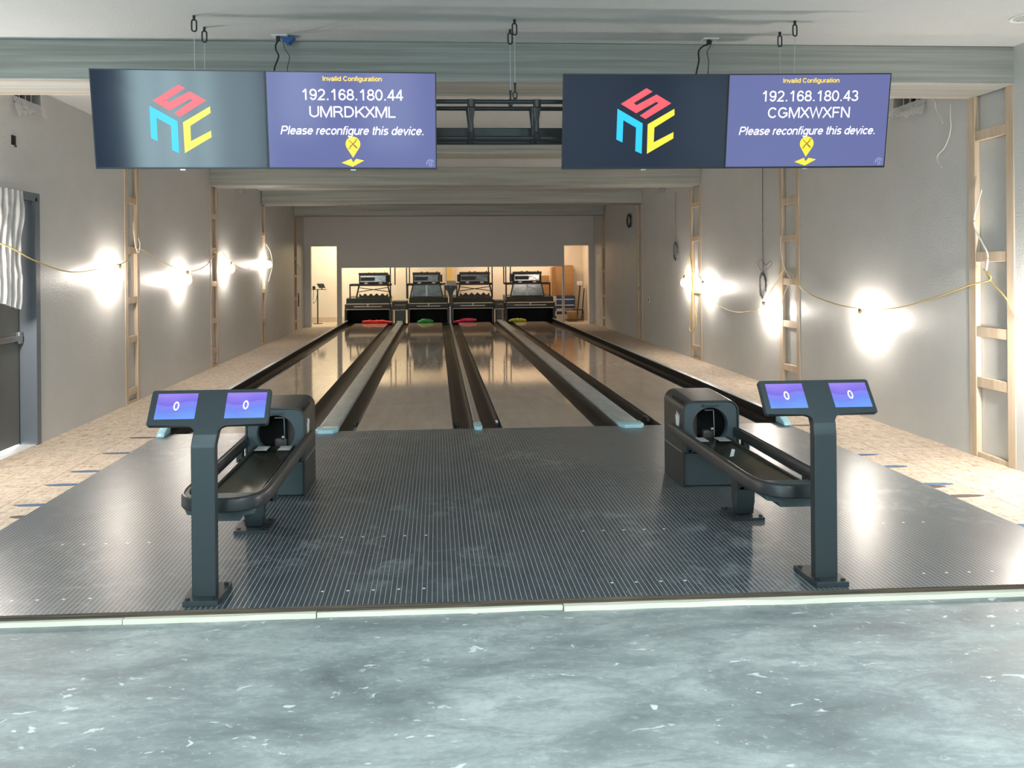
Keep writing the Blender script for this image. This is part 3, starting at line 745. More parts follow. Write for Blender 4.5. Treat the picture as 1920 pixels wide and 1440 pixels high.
def ball_return(xc, label, mirror):
    """mirror = +1: emblem on the left side (right unit), -1: on the right side"""
    t = thing('ball_return', (xc, 5.2, 0), label, 'ball return', 'the two ball returns')
    xh = xc + (0.025 if mirror > 0 else -0.005); w = 0.222; yf, yb = 5.83, 6.31
    # hood shell: sides + rounded top, open front
    def shell(o_, n=6):
        r = 0.085 - o_; pts = [(-w + o_, 0.0)]
        H = 0.69 - o_
        pts += [(-w + o_ + r - r * cos(radians(90 * k / n)), H - r + r * sin(radians(90 * k / n))) for k in range(n + 1)]
        pts += [(w - o_ - r + r * sin(radians(90 * k / n)), H - r + r * cos(radians(90 * k / n))) for k in range(n + 1)]
        pts += [(w - o_, 0.0)]
        return pts
    bm = BM(); A = shell(0); B = shell(0.012)
    def ring(pr, y, sl=0.0): return [bm.verts.new((xh + u, y, v if v < 0.4 else v - sl)) for u, v in pr]
    a0 = ring(A, yf, 0.022); a1 = ring(A, yb); b0 = ring(B, yf, 0.022); b1 = ring(B, yf + 0.03, 0.02)
    n_ = len(A)
    for i in range(n_ - 1):
        bm.faces.new((a0[i], a0[i + 1], a1[i + 1], a1[i])); bm.faces.new((a0[i], b0[i], b0[i + 1], a0[i + 1])); bm.faces.new((b0[i], b1[i], b1[i + 1], b0[i + 1]))
    bm.faces.new(a1)
    obj('hood', bm, 'hood', t, True, 40)
    # front face with round opening (annulus between the outline and the circle)
    bm = BM(); yy = yf + 0.012; cz = 0.472; rr = 0.134
    def face_ring(y, out):
        outer = []
        nseg = 48
        for k in range(nseg):
            a = 2 * pi * k / nseg; dx, dz = cos(a), sin(a)
            # ray from the circle centre to the rounded outline
            hw = w - 0.014; top = 0.652; bot = 0.262
            s = min(hw / abs(dx) if abs(dx) > 1e-6 else 9, ((top - cz) / dz if dz > 0 else (bot - cz) / dz) if abs(dz) > 1e-6 else 9)
            px, pz = dx * s, cz + dz * s
            rc = 0.07
            if pz > top - rc and abs(px) > hw - rc:
                ex, ez = abs(px) - (hw - rc), pz - (top - rc); L = math.hypot(ex, ez)
                if L > rc: ex *= rc / L; ez *= rc / L
                px = math.copysign(hw - rc + ex, px); pz = top - rc + ez
            outer.append((px, pz))
        return outer
    o_ = face_ring(yy, True); nseg = 48
    V0 = [bm.verts.new((xh + x, yy, z)) for x, z in o_]
    V1 = [bm.verts.new((xh + rr * 1.05 * cos(2 * pi * k / nseg), yy, cz + rr * 1.05 * sin(2 * pi * k / nseg))) for k in range(nseg)]
    V2 = [bm.verts.new((xh + rr * cos(2 * pi * k / nseg), yy + 0.012, cz + rr * sin(2 * pi * k / nseg))) for k in range(nseg)]
    V3 = [bm.verts.new((xh + rr * cos(2 * pi * k / nseg), yy + 0.05, cz + rr * sin(2 * pi * k / nseg))) for k in range(nseg)]
    for P, Q in ((V0, V1), (V1, V2), (V2, V3)):
        for k in range(nseg): bm.faces.new((P[k], P[(k + 1) % nseg], Q[(k + 1) % nseg], Q[k]))
    fp = obj('front_face', bm, 'hoodface', t, True, 30)
    bm = BM(); box(bm, xh - w + 0.016, xh + w - 0.016, yf + 0.03, yf + 0.05, 0.004, 0.255, bev=0.004, seg=1); box(bm, xh - w + 0.016, xh + w - 0.016, yf + 0.012, yf + 0.05, 0.262, 0.30)
    obj('lower_panel', bm, 'hoodface', t)
    # interior: back, lift drum and wheel
    bm = BM(); box(bm, xh - w + 0.02, xh + w - 0.02, yf + 0.30, yf + 0.31, 0.26, 0.66); box(bm, xh - w + 0.014, xh - w + 0.018, yf + 0.05, yf + 0.3, 0.26, 0.66); box(bm, xh + w - 0.018, xh + w - 0.014, yf + 0.05, yf + 0.3, 0.26, 0.66)
    obj('inner_housing', bm, 'dark', t)
    bm = BM(); cyl(bm, (xh + mirror * -0.12, yf + 0.12, 0.36), (xh + mirror * -0.12, yf + 0.12, 0.62), 0.05, 20); box(bm, xh + 0.02 - 0.05, xh + 0.02 + 0.05, yf + 0.10, yf + 0.16, 0.32, 0.42, bev=0.02)
    obj('ball_lift', bm, 'mbrown', t, True)
    bm = BM(); tube(bm, [(xh - 0.02, yf + 0.08, 0.58), (xh + 0.05, yf + 0.08, 0.58)], 0.006, 8); tube(bm, [(xh + 0.05, yf + 0.08, 0.58), (xh + 0.055, yf + 0.08, 0.38)], 0.004, 8); ball(bm, (xh + 0.04, yf + 0.09, 0.43), 0.016)
    obj('lift_bracket', bm, 'steel', t, True)
    # side trim line and emblem
    sx = xh - mirror * w
    bm = BM(); box(bm, sx - mirror * 0.003, sx + mirror * 0.003, yf + 0.03, yb - 0.004, 0.262, 0.275); obj('side_trim', bm, 'steel', t)
    e = [(-.032, -.06), (.026, -.06), (.042, .02), (.022, -.012), (.016, .052), (-.002, -.002), (-.014, .045), (-.022, -.01), (-.044, .034)]
    bm = BM(); prism(bm, e, lambda u, v, s: (sx - mirror * s, 5.955 + mirror * u * 1.1, 0.515 + v), -0.001, 0.004)
    obj('crown_emblem', bm, 'crown', t)
    b = text_bm('Brunswick', 0.03); fit_text(b, lambda u, v: Vector((xh + u, yy - 0.0015, v)), -0.068, 0.068, 0.636, 0.612, CAPH)
    obj('hood_lettering', b, 'lettering', fp)
    # rail loop
    hw = 0.228; yfr = 4.26; R = 0.20
    path = [(xc - hw, 6.02, 0.425), (xc - hw, 5.4, 0.420)]
    zc = 0.415
    path += [(xc - hw, 4.9, zc), (xc - hw, yfr + 0.34, zc)]
    n = 16
    for k in range(n + 1):
        a = pi + pi * k / n; ca, sa = cos(a), sin(a)
        px = xc + hw * (abs(ca) ** 0.72) * (1 if ca > 0 else -1); py = yfr + 0.32 + 0.30 * (-(abs(sa) ** 0.72))
        path.append((px, py, zc))
    path += [(xc + hw, yfr + 0.34, zc), (xc + hw, 4.9, zc), (xc + hw, 5.4, 0.420), (xc + hw, 6.02, 0.425)]
    bm = BM(); prof = [(-0.020, -0.036), (0.020, -0.036), (0.025, -0.030), (0.025, 0.022), (0.018, 0.034), (0.010, 0.036), (0.006, 0.031), (-0.006, 0.031), (-0.010, 0.036), (-0.018, 0.034), (-0.025, 0.022), (-0.025, -0.030)]
    sweep(bm, path, prof); obj('rail', bm, 'rail', t, True, 32)
    # tray: shallow dish
    bm = BM(); nx, ny = 10, 24; g = []
    for j in range(ny + 1):
        y = yfr + 0.10 + (yf + 0.10 - yfr - 0.10) * j / ny; row = []
        end = max(0.0, 1 - (y - yfr - 0.06) / 0.26); wt = 0.165 * math.sqrt(max(0.05, 1 - end ** 2.2))
        for i in range(nx + 1):
            u = -1 + 2 * i / nx; row.append(bm.verts.new((xc + u * wt, y, 0.345 + 0.028 * u * u + 0.02 * max(0, (y - 5.3)))))
        g.append(row)
    for j in range(ny):
        for i in range(nx): bm.faces.new((g[j][i], g[j][i + 1], g[j + 1][i + 1], g[j + 1][i]))
    bmesh.ops.solidify(bm, geom=list(bm.faces), thickness=0.012)
    tr = obj('tray', bm, 'tray', t, True, 40)
    bm = BM()
    for s in (-1, 1): tube(bm, [(xc + s * 0.135, yf - 0.02, 0.386), (xc + s * 0.15, yfr + 0.35, 0.375)], 0.007, 6)
    obj('tray_rib', bm, 'blackmetal', tr)
    for s in (-1, 1):
        bm = BM(); box(bm, xc + s * 0.085 - 0.045, xc + s * 0.085 + 0.045, yf - 0.14, yf - 0.01, 0.383, 0.386); obj('label_card', bm, 'card', tr)
    if mirror > 0:
        bm = BM(); prism(bm, [(-0.012, 0), (0.016, 0.004), (0.026, 0.05), (0.004, 0.055)], lambda u, v, s: (xc - 0.03 + u, 5.28 + s, 0.368 + v), 0, 0.004); obj('white_piece', bm, 'white', tr)  # small white upright piece on the right tray
    # cross members that carry tray and rail
    for y in (yfr + 0.42, 5.65):
        bm = BM(); box(bm, xc - hw, xc + hw, y - 0.03, y + 0.03, 0.318, 0.344, bev=0.006, seg=1)
        for s in (-1, 1): box(bm, xc + s * (hw + 0.012), xc + s * (hw - 0.03), y - 0.03, y + 0.03, 0.318, 0.40)
        obj('cross_member', bm, 'blackmetal', t)
    bm = BM(); prism(bm, [(-0.20, 0.385), (0.20, 0.385), (0.185, 0.345), (0.12, 0.335), (0.105, 0.305), (-0.105, 0.305), (-0.12, 0.335), (-0.185, 0.345)], lambda u, v, s: (xc + u, s, v), yfr + 0.09, yfr + 0.36)
    obj('underbox', bm, 'hoodface', t)
    # leg
    bm = BM(); prism(bm, [(-0.055, 0.02), (0.055, 0.02), (0.062, 0.10), (0.07, 0.345), (-0.07, 0.345), (-0.062, 0.10)], lambda u, v, s: (xc + u, s, v), 5.11, 5.20)
    bmesh.ops.bevel(bm, geom=list(bm.edges), offset=0.008, segments=2, affect='EDGES', profile=0.5)
    obj('leg', bm, 'kiosk', t, True, 40)
    bm = BM(); prism(bm, [(-0.11, 5.035), (0.10, 5.035), (0.112, 5.12), (0.112, 5.27), (-0.112, 5.27), (-0.118, 5.12)], lambda u, v, s: (xc + u, v, s), 0.0, 0.018)
    bp_ = obj('base_plate', bm, 'kiosk', t)
    for s in (-1, 1):
        for y in (5.07, 5.24):
            bm = BM(); cyl(bm, (xc + s * 0.085, y, 0.018), (xc + s * 0.085, y, 0.028), 0.012, 10); obj('bolt', bm, 'black', bp_)
    return t
ball_return(-1.21, 'black ball return with open rail loop, behind the left scoring console', -1)
ball_return(2.085, 'black ball return with open rail loop, behind the right scoring console', 1)

# ------------------------------------------------------------------ scoring consoles
def console(xc, hx, label):
    t = thing('scoring_console', (xc, 4.05, 0), label, 'scoring console', 'the two scoring consoles')
    bm = BM(); prism(bm, [(-0.088, 3.957), (0.088, 3.957), (0.092, 4.02), (0.10, 4.12), (0.098, 4.20), (-0.098, 4.20), (-0.10, 4.12), (-0.092, 4.02)], lambda u, v, s: (xc + u, v, s), 0.0, 0.027)
    bmesh.ops.bevel(bm, geom=[e for e in bm.edges if abs(e.verts[0].co.z - e.verts[1].co.z) < 1e-5], offset=0.003, segments=1, affect='EDGES')
    bp_ = obj('base_plate', bm, 'kiosk', t)
    for u, v in ((-0.07, 3.985), (0.07, 3.985), (-0.075, 4.17), (0.075, 4.17)):
        bm = BM(); cyl(bm, (xc + u, v, 0.027), (xc + u, v, 0.036), 0.011, 12); obj('bolt', bm, 'black', bp_)
    # post: flat bar that bends back into the head
    th = math.atan2(0.11, 0.168); Yp, Zp = 4.07, 0.897        # lower edge of the head's front plane
    tv = Vector((0, sin(th), cos(th))); nv = Vector((0, -cos(th), sin(th)))
    yfront = 4.022; kk = (Yp - yfront) / sin(th); zb = Zp - kk * cos(th)
    bm = BM(); front = [(yfront, 0.027), (yfront, zb - 0.035)]
    for k in range(1, 6):
        a = th * k / 6; front.append((yfront + 0.018 * (1 - cos(a * 1.6)) / 1.0 + 0.0, zb - 0.035 + 0.06 * k / 6))
    front.append((Yp, Zp))
    front[2:-1] = [(yfront + 0.035 * sin(th) * (k / 6) ** 2, zb - 0.035 + 0.035 * (k / 6) + 0.035 * cos(th) * (k / 6) ** 2) for k in range(1, 7)]
    dep = 0.05
    back = []
    for i, (y, z) in enumerate(front):
        a = front[max(i - 1, 0)]; b = front[min(i + 1, len(front) - 1)]
        d = Vector((0, b[0] - a[0], b[1] - a[1])).normalized(); nn = Vector((0, d.z, -d.y)); back.append((y + nn.y * dep, z + nn.z * dep))
    wid = []
    hw0 = 0.0615; nf = len(front)
    Fl = [bm.verts.new((xc - hw0 + (hx - xc) * (i / (nf - 1)) ** 3, y, z)) for i, (y, z) in enumerate(front)]
    Fr = [bm.verts.new((xc + hw0 + (hx - xc) * (i / (nf - 1)) ** 3, y, z)) for i, (y, z) in enumerate(front)]
    Bl = [bm.verts.new((xc - hw0 + (hx - xc) * (i / (nf - 1)) ** 3, y, z)) for i, (y, z) in enumerate(back)]
    Br = [bm.verts.new((xc + hw0 + (hx - xc) * (i / (nf - 1)) ** 3, y, z)) for i, (y, z) in enumerate(back)]
    for i in range(nf - 1):
        for P, Q in ((Fl, Fr), (Fr, Br), (Br, Bl), (Bl, Fl)): bm.faces.new((P[i], Q[i], Q[i + 1], P[i + 1]))
    bm.faces.new((Fl[0], Bl[0], Br[0], Fr[0])); bm.faces.new((Fl[-1], Fr[-1], Br[-1], Bl[-1]))
    vert_edges = [e for e in bm.edges if (e.verts[0] in Fl and e.verts[1] in Fl) or (e.verts[0] in Fr and e.verts[1] in Fr)]
    bmesh.ops.bevel(bm, geom=vert_edges, offset=0.005, segments=2, affect='EDGES', profile=0.5)
    obj('post', bm, 'kiosk', t, False)
    # head plate in the slanted plane
    H = math.hypot(0.11, 0.168); W_ = 0.625
    org = Vector((hx, Yp, Zp))
    def P(u, v, s): return org + Vector((u, 0, 0)) + tv * v + nv * s
    out = []
    outline = rrect(W_, H, 0.014, 4, 0, H / 2)
    # rounded plate with two fillets into the neck
    neck = [(-0.0615 - 0.035, 0.0), (-0.0615 - 0.012, -0.010), (-0.0615, -0.035), (0.0615, -0.035), (0.0615 + 0.012, -0.010), (0.0615 + 0.035, 0.0)]
    outline = outline[:15] + neck + outline[15:]
    bm = BM(); prism(bm, outline, P, -0.026, 0.0)
    bmesh.ops.bevel(bm, geom=[e for e in bm.edges if all(abs((v.co - org).dot(nv)) < 1e-4 for v in e.verts)], offset=0.003, segments=2, affect='EDGES')
    hd = obj('head_plate', bm, 'kiosk', t, True, 30)
    ROOT[hd.name] = ROOT[t.name]
    for u0, u1 in ((-0.278, -0.070), (0.083, 0.291)):
        bm = BM(); v0, v1 = 0.178 * H, 0.895 * H
        vs = [bm.verts.new(P(u, v, s)) for s in (0.0002, 0.0016) for u, v in ((u0, v0), (u1, v0), (u1, v1), (u0, v1))]
        for f in ((4, 5, 6, 7), (0, 1, 5, 4), (1, 2, 6, 5), (2, 3, 7, 6), (3, 0, 4, 7)): bm.faces.new([vs[i] for i in f])
        uvl = bm.loops.layers.uv.new('uv')
        for f in bm.faces:
            for lp in f.loops:
                d = lp.vert.co - org; lp[uvl].uv = ((d.x - u0) / (u1 - u0), (d.dot(tv) - v0) / (v1 - v0))
        ds = obj('display', bm, 'kscreen', t, label='lit violet display showing a zero')
        b = text_bm('0', 0.03); cx = (u0 + u1) / 2; fit_text(b, lambda u, v: P(u, v, 0.0024), cx - 0.0150, cx + 0.0150, v0 + (v1 - v0) * 0.685, v0 + (v1 - v0) * 0.33)
        obj('digit', b, 'e_white', ds)
        bm = BM(); q = v0 + (v1 - v0) * 0.19
        vs = [bm.verts.new(P(u, v, 0.0024)) for u, v in ((cx - 0.033, q), (cx + 0.033, q), (cx + 0.033, q + 0.003), (cx - 0.033, q + 0.003))]; bm.faces.new(vs)
        vs = [bm.verts.new(P(u, v, 0.0024)) for u, v in ((u0 + 0.01, v1 - 0.016), (u0 + 0.06, v1 - 0.016), (u0 + 0.06, v1 - 0.013), (u0 + 0.01, v1 - 0.013))]; bm.faces.new(vs)
        obj('underline', bm, 'e_faint', ds)
    return t
console(-1.208, -1.20, 'slate scoring console with two violet displays, at left')
console(2.083, 2.092, 'slate scoring console with two violet displays, at right')

# ------------------------------------------------------------------ overhead screens and truss
LOGO = {'e_red': [(0.3502, 0.3125), (0.5032, 0.149), (0.5411, 0.184), (0.4293, 0.3037), (0.445, 0.3259), (0.5655, 0.2131), (0.6573, 0.3065), (0.5026, 0.4712), (0.4679, 0.4349), (0.5796, 0.3036), (0.5657, 0.2908), (0.4453, 0.4098)],
        'e_cyan': [(0.331, 0.362), (0.4868, 0.5166), (0.4861, 0.8375), (0.4462, 0.808), (0.4471, 0.5603), (0.3685, 0.4831), (0.3669, 0.7172), (0.3288, 0.6849)],
        'e_yellow': [(0.5175, 0.5255), (0.6774, 0.3633), (0.6792, 0.4294), (0.5591, 0.5607), (0.5579, 0.7155), (0.6767, 0.608), (0.6775, 0.6753), (0.5184, 0.8378)]}
def fill(bm, pts, mi=0):
    vs = [bm.verts.new(p) for p in pts]; f = bm.faces.new(vs); f.material_index = mi
    return f
def flat(name, bm, mats, parent):
    bm.normal_update(); bmesh.ops.triangulate(bm, faces=list(bm.faces)); 
    return obj(name, bm, mats, parent)
def screen(x0_, x1_, ztL, ztR, zbL, zbR, kind, label, ip=None, code=None):
    yt, yb_ = 5.36, 5.46
    TL, TR = Vector((x0_, yt, ztL)), Vector((x1_, yt, ztR)); BL, BR = Vector((x0_, yb_, zbL)), Vector((x1_, yb_, zbR))
    nrm = (TR - TL).cross(BL - TL).normalized()
    if nrm.y > 0: nrm = -nrm
    def P(u, v, s=0.0):
        return (TL * (1 - u) + TR * u) * (1 - v) + (BL * (1 - u) + BR * u) * v + nrm * s
    c = P(0.5, 0.5)
    t = thing('television', c, label, 'television', 'the four overhead screens')
    w = (TR - TL).length; h = (BL - TL).length
    bm = BM(); ou = [(0, 0), (1, 0), (1, 1), (0, 1)]
    prism(bm, ou, lambda u, v, s: P(u, v, s), -0.012, 0.0)
    prism(bm, [(0.12, 0.15), (0.88, 0.15), (0.88, 0.97), (0.12, 0.97)], lambda u, v, s: P(u, v, s), -0.05, -0.012)
    obj('bezel', bm, 'tvbody', t)
    du, dv = 0.0065, 0.0115
    bm = BM(); prism(bm, [(du, dv), (1 - du, dv), (1 - du, 1 - dv * 1.6), (du, 1 - dv * 1.6)], lambda u, v, s: P(u, v, s), 0.0002, 0.0012)
    sc = obj('screen', bm, 'tvdark' if kind == 'logo' else 'tvblue', t)
    e = 0.0022
    if kind == 'logo':
        bm = BM(); mats = list(LOGO)
        for k, n_ in enumerate(mats): fill(bm, [P(u, v, e) for u, v in LOGO[n_]], k)
        flat('cube_logo', bm, mats, sc)
    else:
        def tx(s, u0, u1, v0, v1, m, nm, bold=0.0, shear=0.0):
            b = text_bm(s, bold, shear); fit_text(b, lambda u, v: P(u, v, e), u0, u1, v0, v1, CAPH); obj(nm, b, m, sc)
        tx('Invalid Configuration', 0.333, 0.680, 0.048, 0.095, 'e_gold', 'heading_text', 0.045)
        tx(ip, 0.212, 0.803, 0.178, 0.290, 'e_white', 'address_text', 0.010)
        tx(code, 0.250, 0.757, 0.352, 0.464, 'e_white', 'code_text', 0.010)
        tx('Please reconfigure this device.', 0.077, 0.922, 0.555, 0.642, 'e_white', 'message_text', 0.022, 0.24)
        bm = BM(); asp = h / w; cx, cv, r = 0.5015, 0.738, 0.0765
        pts = []
        for k in range(25):
            a = radians(-28 + 236 * k / 24); pts.append((cx + r * asp * 1.0 * cos(a), cv - r * sin(a)))
        pts.append((cx - 0.001, 0.881)); fill(bm, [P(u, v, e) for u, v in pts], 0)
        fill(bm, [P(u, v, e) for u, v in [(0.4313, 0.933), (0.4896, 0.8895), (0.5008, 0.9294), (0.5183, 0.8899), (0.5663, 0.9081), (0.4975, 0.9735)]], 0)
        # crossed wrench and screwdriver
        def bar(u0, v0, u1, v1, wd):
            d = Vector((u1 - u0, (v1 - v0) * asp)); d.normalize(); n_ = Vector((-d.y, d.x)) * wd
            fill(bm, [P(u0 + n_.x, v0 + n_.y / asp, e * 1.4), P(u1 + n_.x, v1 + n_.y / asp, e * 1.4), P(u1 - n_.x, v1 - n_.y / asp, e * 1.4), P(u0 - n_.x, v0 - n_.y / asp, e * 1.4)], 1)
        bar(cx - 0.024, cv - 0.040, cx + 0.002, cv + 0.004, 0.0022); bar(cx + 0.003, cv + 0.006, cx + 0.024, cv + 0.042, 0.0042)
        bar(cx - 0.015, cv + 0.026, cx + 0.015, cv - 0.026, 0.0032)
        for su, a0 in ((1, -60), (-1, 120)):
            ccx, ccv = cx + su * 0.021, cv - su * 0.036; ar = []
            for k in range(10):
                a = radians(a0 + 75 + 250 * k / 9); ar.append((a, 0.0085))
            for (a, q), (b_, q2) in zip(ar[:-1], ar[1:]):
                fill(bm, [P(ccx + q * cos(a), ccv - q * sin(a) / asp, e * 1.4), P(ccx + q * cos(b_), ccv - q * sin(b_) / asp, e * 1.4), P(ccx + q * .5 * cos(b_), ccv - q * .5 * sin(b_) / asp, e * 1.4), P(ccx + q * .5 * cos(a), ccv - q * .5 * sin(a) / asp, e * 1.4)], 1)
        flat('location_pin', bm, ['e_yellow', 'e_brown'], sc)
        bm = BM()
        for n_, L in LOGO.items():
            fill(bm, [P(0.9365 + (u - 0.3288) / 0.351 * 0.05, 0.886 + (v - 0.149) / 0.689 * 0.086, e) for u, v in L])
        flat('corner_logo', bm, 'e_faint', sc)
    bm = BM(); prism(bm, [(0.485, 1.0), (0.515, 1.0), (0.515, 1.013), (0.485, 1.013)], lambda u, v, s: P(u, v, s), -0.012, -0.002)
    obj('badge', bm, 'steel', t)
    return t
screen(-2.352, -1.170, 3.086, 3.076, 2.413, 2.412, 'logo', 'overhead screen with cube logo at far left, streaked by a bright reflection')
screen(-1.168, 0.010, 3.076, 3.070, 2.412, 2.407, 'info', 'overhead screen showing address 192.168.180.44', '192.168.180.44', 'UMRDKXML')
screen(0.902, 2.088, 3.068, 3.071, 2.406, 2.412, 'logo', 'dark overhead screen with cube logo, right of the gap')
screen(2.090, 3.284, 3.071, 3.085, 2.412, 2.419, 'info', 'overhead screen showing address 192.168.180.43', '192.168.180.43', 'CGMXWXFN')

t = thing('truss', (0.47, 5.68, 2.66), 'black steel truss that carries the overhead screens', 'truss')
for y, z in ((5.56, 2.912), (5.80, 2.912), (5.60, 2.655), (5.80, 2.655)):
    bm = BM(); tube(bm, [(-2.3, y, z), (3.25, y, z)], 0.0165, 12); obj('tube', bm, 'blackmetal', t, True)
bm = BM(); box(bm, -2.2, 3.15, 5.845, 5.90, 2.69, 2.775, bev=0.004, seg=1); obj('cable_tray', bm, 'mgreen', t)
for x in (-1.76, -0.58, 0.262, 0.742, 1.49, 2.69):
    for y0_, y1_ in ((5.56, 5.60), (5.80, 5.80)):
        bm = BM(); P0 = [(x, y0_, 2.925), (x, y0_, 2.87), (x, (y0_ + y1_) / 2, 2.78), (x, y1_, 2.70), (x, y1_, 2.645)]
        for a, b, r, r2 in ((0, 1, .034, .028), (1, 2, .028, .017), (2, 3, .017, .020), (3, 4, .020, .034)): cyl(bm, P0[a], P0[b], r, 12, r2)
        obj('upright', bm, 'blackmetal', t, True)
for x in (-1.76, -0.58, 1.49, 2.69):
    bm = BM(); box(bm, x - 0.03, x + 0.03, 5.52, 5.548, 2.52, 2.96); obj('screen_bracket', bm, 'blackmetal', t)
    bm = BM(); box(bm, x - 0.025, x + 0.025, 5.495, 5.52, 2.62, 2.90); obj('screen_mount', bm, 'blackmetal', t)

def link_ring(bm, c, w, h, r, rot=0.0):
    n = 20; P_ = []
    for k in range(n):
        a = 2 * pi * k / n; u = w * cos(a); v = (h - w) * (1 if sin(a) > 0.001 else -1 if sin(a) < -0.001 else 0) + w * sin(a)
        P_.append((c[0] + u * cos(rot), c[1] + u * sin(rot), c[2] + v))
    sweep(bm, P_, [(r * cos(2 * pi * i / 6), r * sin(2 * pi * i / 6)) for i in range(6)], True, up=Vector((-sin(rot), cos(rot), 0)))
def hanger(x, y, xb, yb_, zb, label, fit):
    t = thing('hanging_wire', (x, y, ZC), label, 'hanging wire', 'steel wires that hold up the truss')
    bm = BM(); cyl(bm, (x, y, ZC), (x, y, ZC - 0.02), 0.010, 10); box(bm, x - 0.006, x + 0.006, y - 0.006, y + 0.006, ZC - 0.035, ZC - 0.015); obj('eye_bolt', bm, 'black', t)
    bm = BM(); link_ring(bm, (x, y, ZC - 0.070), 0.0165, 0.042, 0.0055, 0.15); obj('quick_link', bm, 'black', t, True)
    bm = BM(); tube(bm, [(x, y, ZC - 0.11), (xb, yb_, zb + (0.12 if fit else 0.0))], 0.0028, 6); obj('wire', bm, 'wire', t, True)
    if fit:
        bm = BM(); cyl(bm, (xb, yb_, zb + 0.125), (xb, yb_, zb + 0.06), 0.009, 10, 0.006); link_ring(bm, (xb, yb_, zb + 0.036), 0.016, 0.022, 0.005, 0.2); box(bm, xb - 0.014, xb + 0.014, yb_ - 0.012, yb_ + 0.012, zb - 0.02, zb + 0.016)
        obj('clamp', bm, 'black', t, True)
hanger(-1.70, 5.54, -1.70, 5.56, 2.925, 'steel wire with black link above the left screens, left of the pair', False)
hanger(-1.705, 5.80, -1.705, 5.80, 2.925, 'steel wire with black link above the left screens, right of the pair', False)
hanger(0.582, 5.56, 0.582, 5.56, 2.925, 'steel wire with black link in the middle gap, upper link of the pair', True)
hanger(0.572, 5.79, 0.572, 5.80, 2.925, 'steel wire with black link in the middle gap, lower link of the pair', True)
hanger(2.655, 5.53, 2.655, 5.56, 2.925, 'steel wire with black link above the right screens, right of the pair', False)
hanger(2.665, 5.80, 2.665, 5.80, 2.925, 'steel wire with black link above the right screens, left of the pair', False)

# ceiling outlets and their power cords
for x, lb, k in ((-1.187, 'left', 0), (2.184, 'right', 1)):
    t = thing('ceiling_outlet', (x, 5.99, ZC), 'white ceiling outlet above the %s pair of screens' % lb, 'outlet')
    bm = BM(); box(bm, x - 0.062, x + 0.062, 5.95, 6.03, ZC - 0.010, ZC, bev=0.003, seg=1); obj('cover_plate', bm, 'white', t)
    t2 = thing('power_cord', (x, 5.98, ZC - 0.01), 'black power cord hanging from the %s ceiling outlet' % lb, 'power cord')
    bm = BM(); box(bm, x - 0.028, x + 0.002, 5.965, 5.995, ZC - 0.045, ZC - 0.0105, bev=0.004); obj('plug', bm, 'black', t2)
    if k == 0: pts = [(x - 0.015, 5.98, ZC - 0.045), (x - 0.03, 5.97, ZC - 0.08), (x - 0.02, 5.93, ZC - 0.13), (x + 0.015, 5.85, ZC - 0.20), (x + 0.012, 5.72, ZC - 0.32), (x + 0.03, 5.60, ZC - 0.44), (x + 0.03, 5.515, ZC - 0.66)]
    else: pts = [(x - 0.015, 5.98, ZC - 0.045), (x - 0.07, 5.95, ZC - 0.07), (x - 0.13, 5.88, ZC - 0.13), (x - 0.15, 5.82, ZC - 0.22), (x - 0.20, 5.72, ZC - 0.32), (x - 0.255, 5.60, ZC - 0.44), (x - 0.27, 5.515, ZC - 0.66)]
    bm = BM(); tube(bm, smooth_path(pts), 0.0065, 8); obj('cord', bm, 'blackcord', t2, True)
    bm = BM(); q = [(p[0] + 0.05 + 0.01 * i, p[1] + 0.01, p[2]) for i, p in enumerate(pts)]; q[0] = (x + 0.02, 6.0, ZC - 0.012)
    tube(bm, smooth_path(q), 0.004, 6); tag(obj('data_cable', bm, 'greycord', None, True), 'thin grey cable beside the %s black power cord' % lb, 'cable')
bm = BM(); prism(bm, [(-0.055, 0.0), (0.055, 0.0), (0.03, -0.03), (0.01, -0.05), (-0.012, -0.048), (-0.025, -0.028)], lambda u, v, s: (-1.135 + u, s, ZC - 0.008 + v), 5.99, 6.06)
tag(obj('plastic_clip', bm, 'bluetape'), 'blue plastic clip on the ceiling beside the left outlet', 'clip')
# round ceiling grille at upper right
t = thing('ceiling_grille', (4.335, 5.38, ZC), 'round white ceiling grille at upper right', 'ceiling grille')
bm = BM(); n = 32
R0, R1 = 0.125, 0.098
A = [bm.verts.new((4.335 + R0 * cos(2 * pi * i / n), 5.38 + R0 * sin(2 * pi * i / n), ZC)) for i in range(n)]
B = [bm.verts.new((4.335 + R0 * .97 * cos(2 * pi * i / n), 5.38 + R0 * .97 * sin(2 * pi * i / n), ZC - 0.012)) for i in range(n)]
C_ = [bm.verts.new((4.335 + R1 * cos(2 * pi * i / n), 5.38 + R1 * sin(2 * pi * i / n), ZC - 0.010)) for i in range(n)]
D_ = [bm.verts.new((4.335 + R1 * cos(2 * pi * i / n), 5.38 + R1 * sin(2 * pi * i / n), ZC - 0.0005)) for i in range(n)]
for P_, Q_ in ((A, B), (B, C_), (C_, D_)):
    for i in range(n): bm.faces.new((P_[i], P_[(i + 1) % n], Q_[(i + 1) % n], Q_[i]))
obj('trim_ring', bm, 'white', t, True, 30)
bm = BM(); cyl(bm, (4.335, 5.38, ZC - 0.0015), (4.335, 5.38, ZC - 0.0005), 0.097, 24); obj('cavity', bm, 'dark', t)
bm = BM()
for k in range(-3, 4): L = math.sqrt(0.096 ** 2 - (k * 0.026) ** 2); box(bm, 4.335 + k * 0.026 - 0.007, 4.335 + k * 0.026 + 0.007, 5.38 - L, 5.38 + L, ZC - 0.010, ZC - 0.002)
obj('louvre', bm, 'white', t)

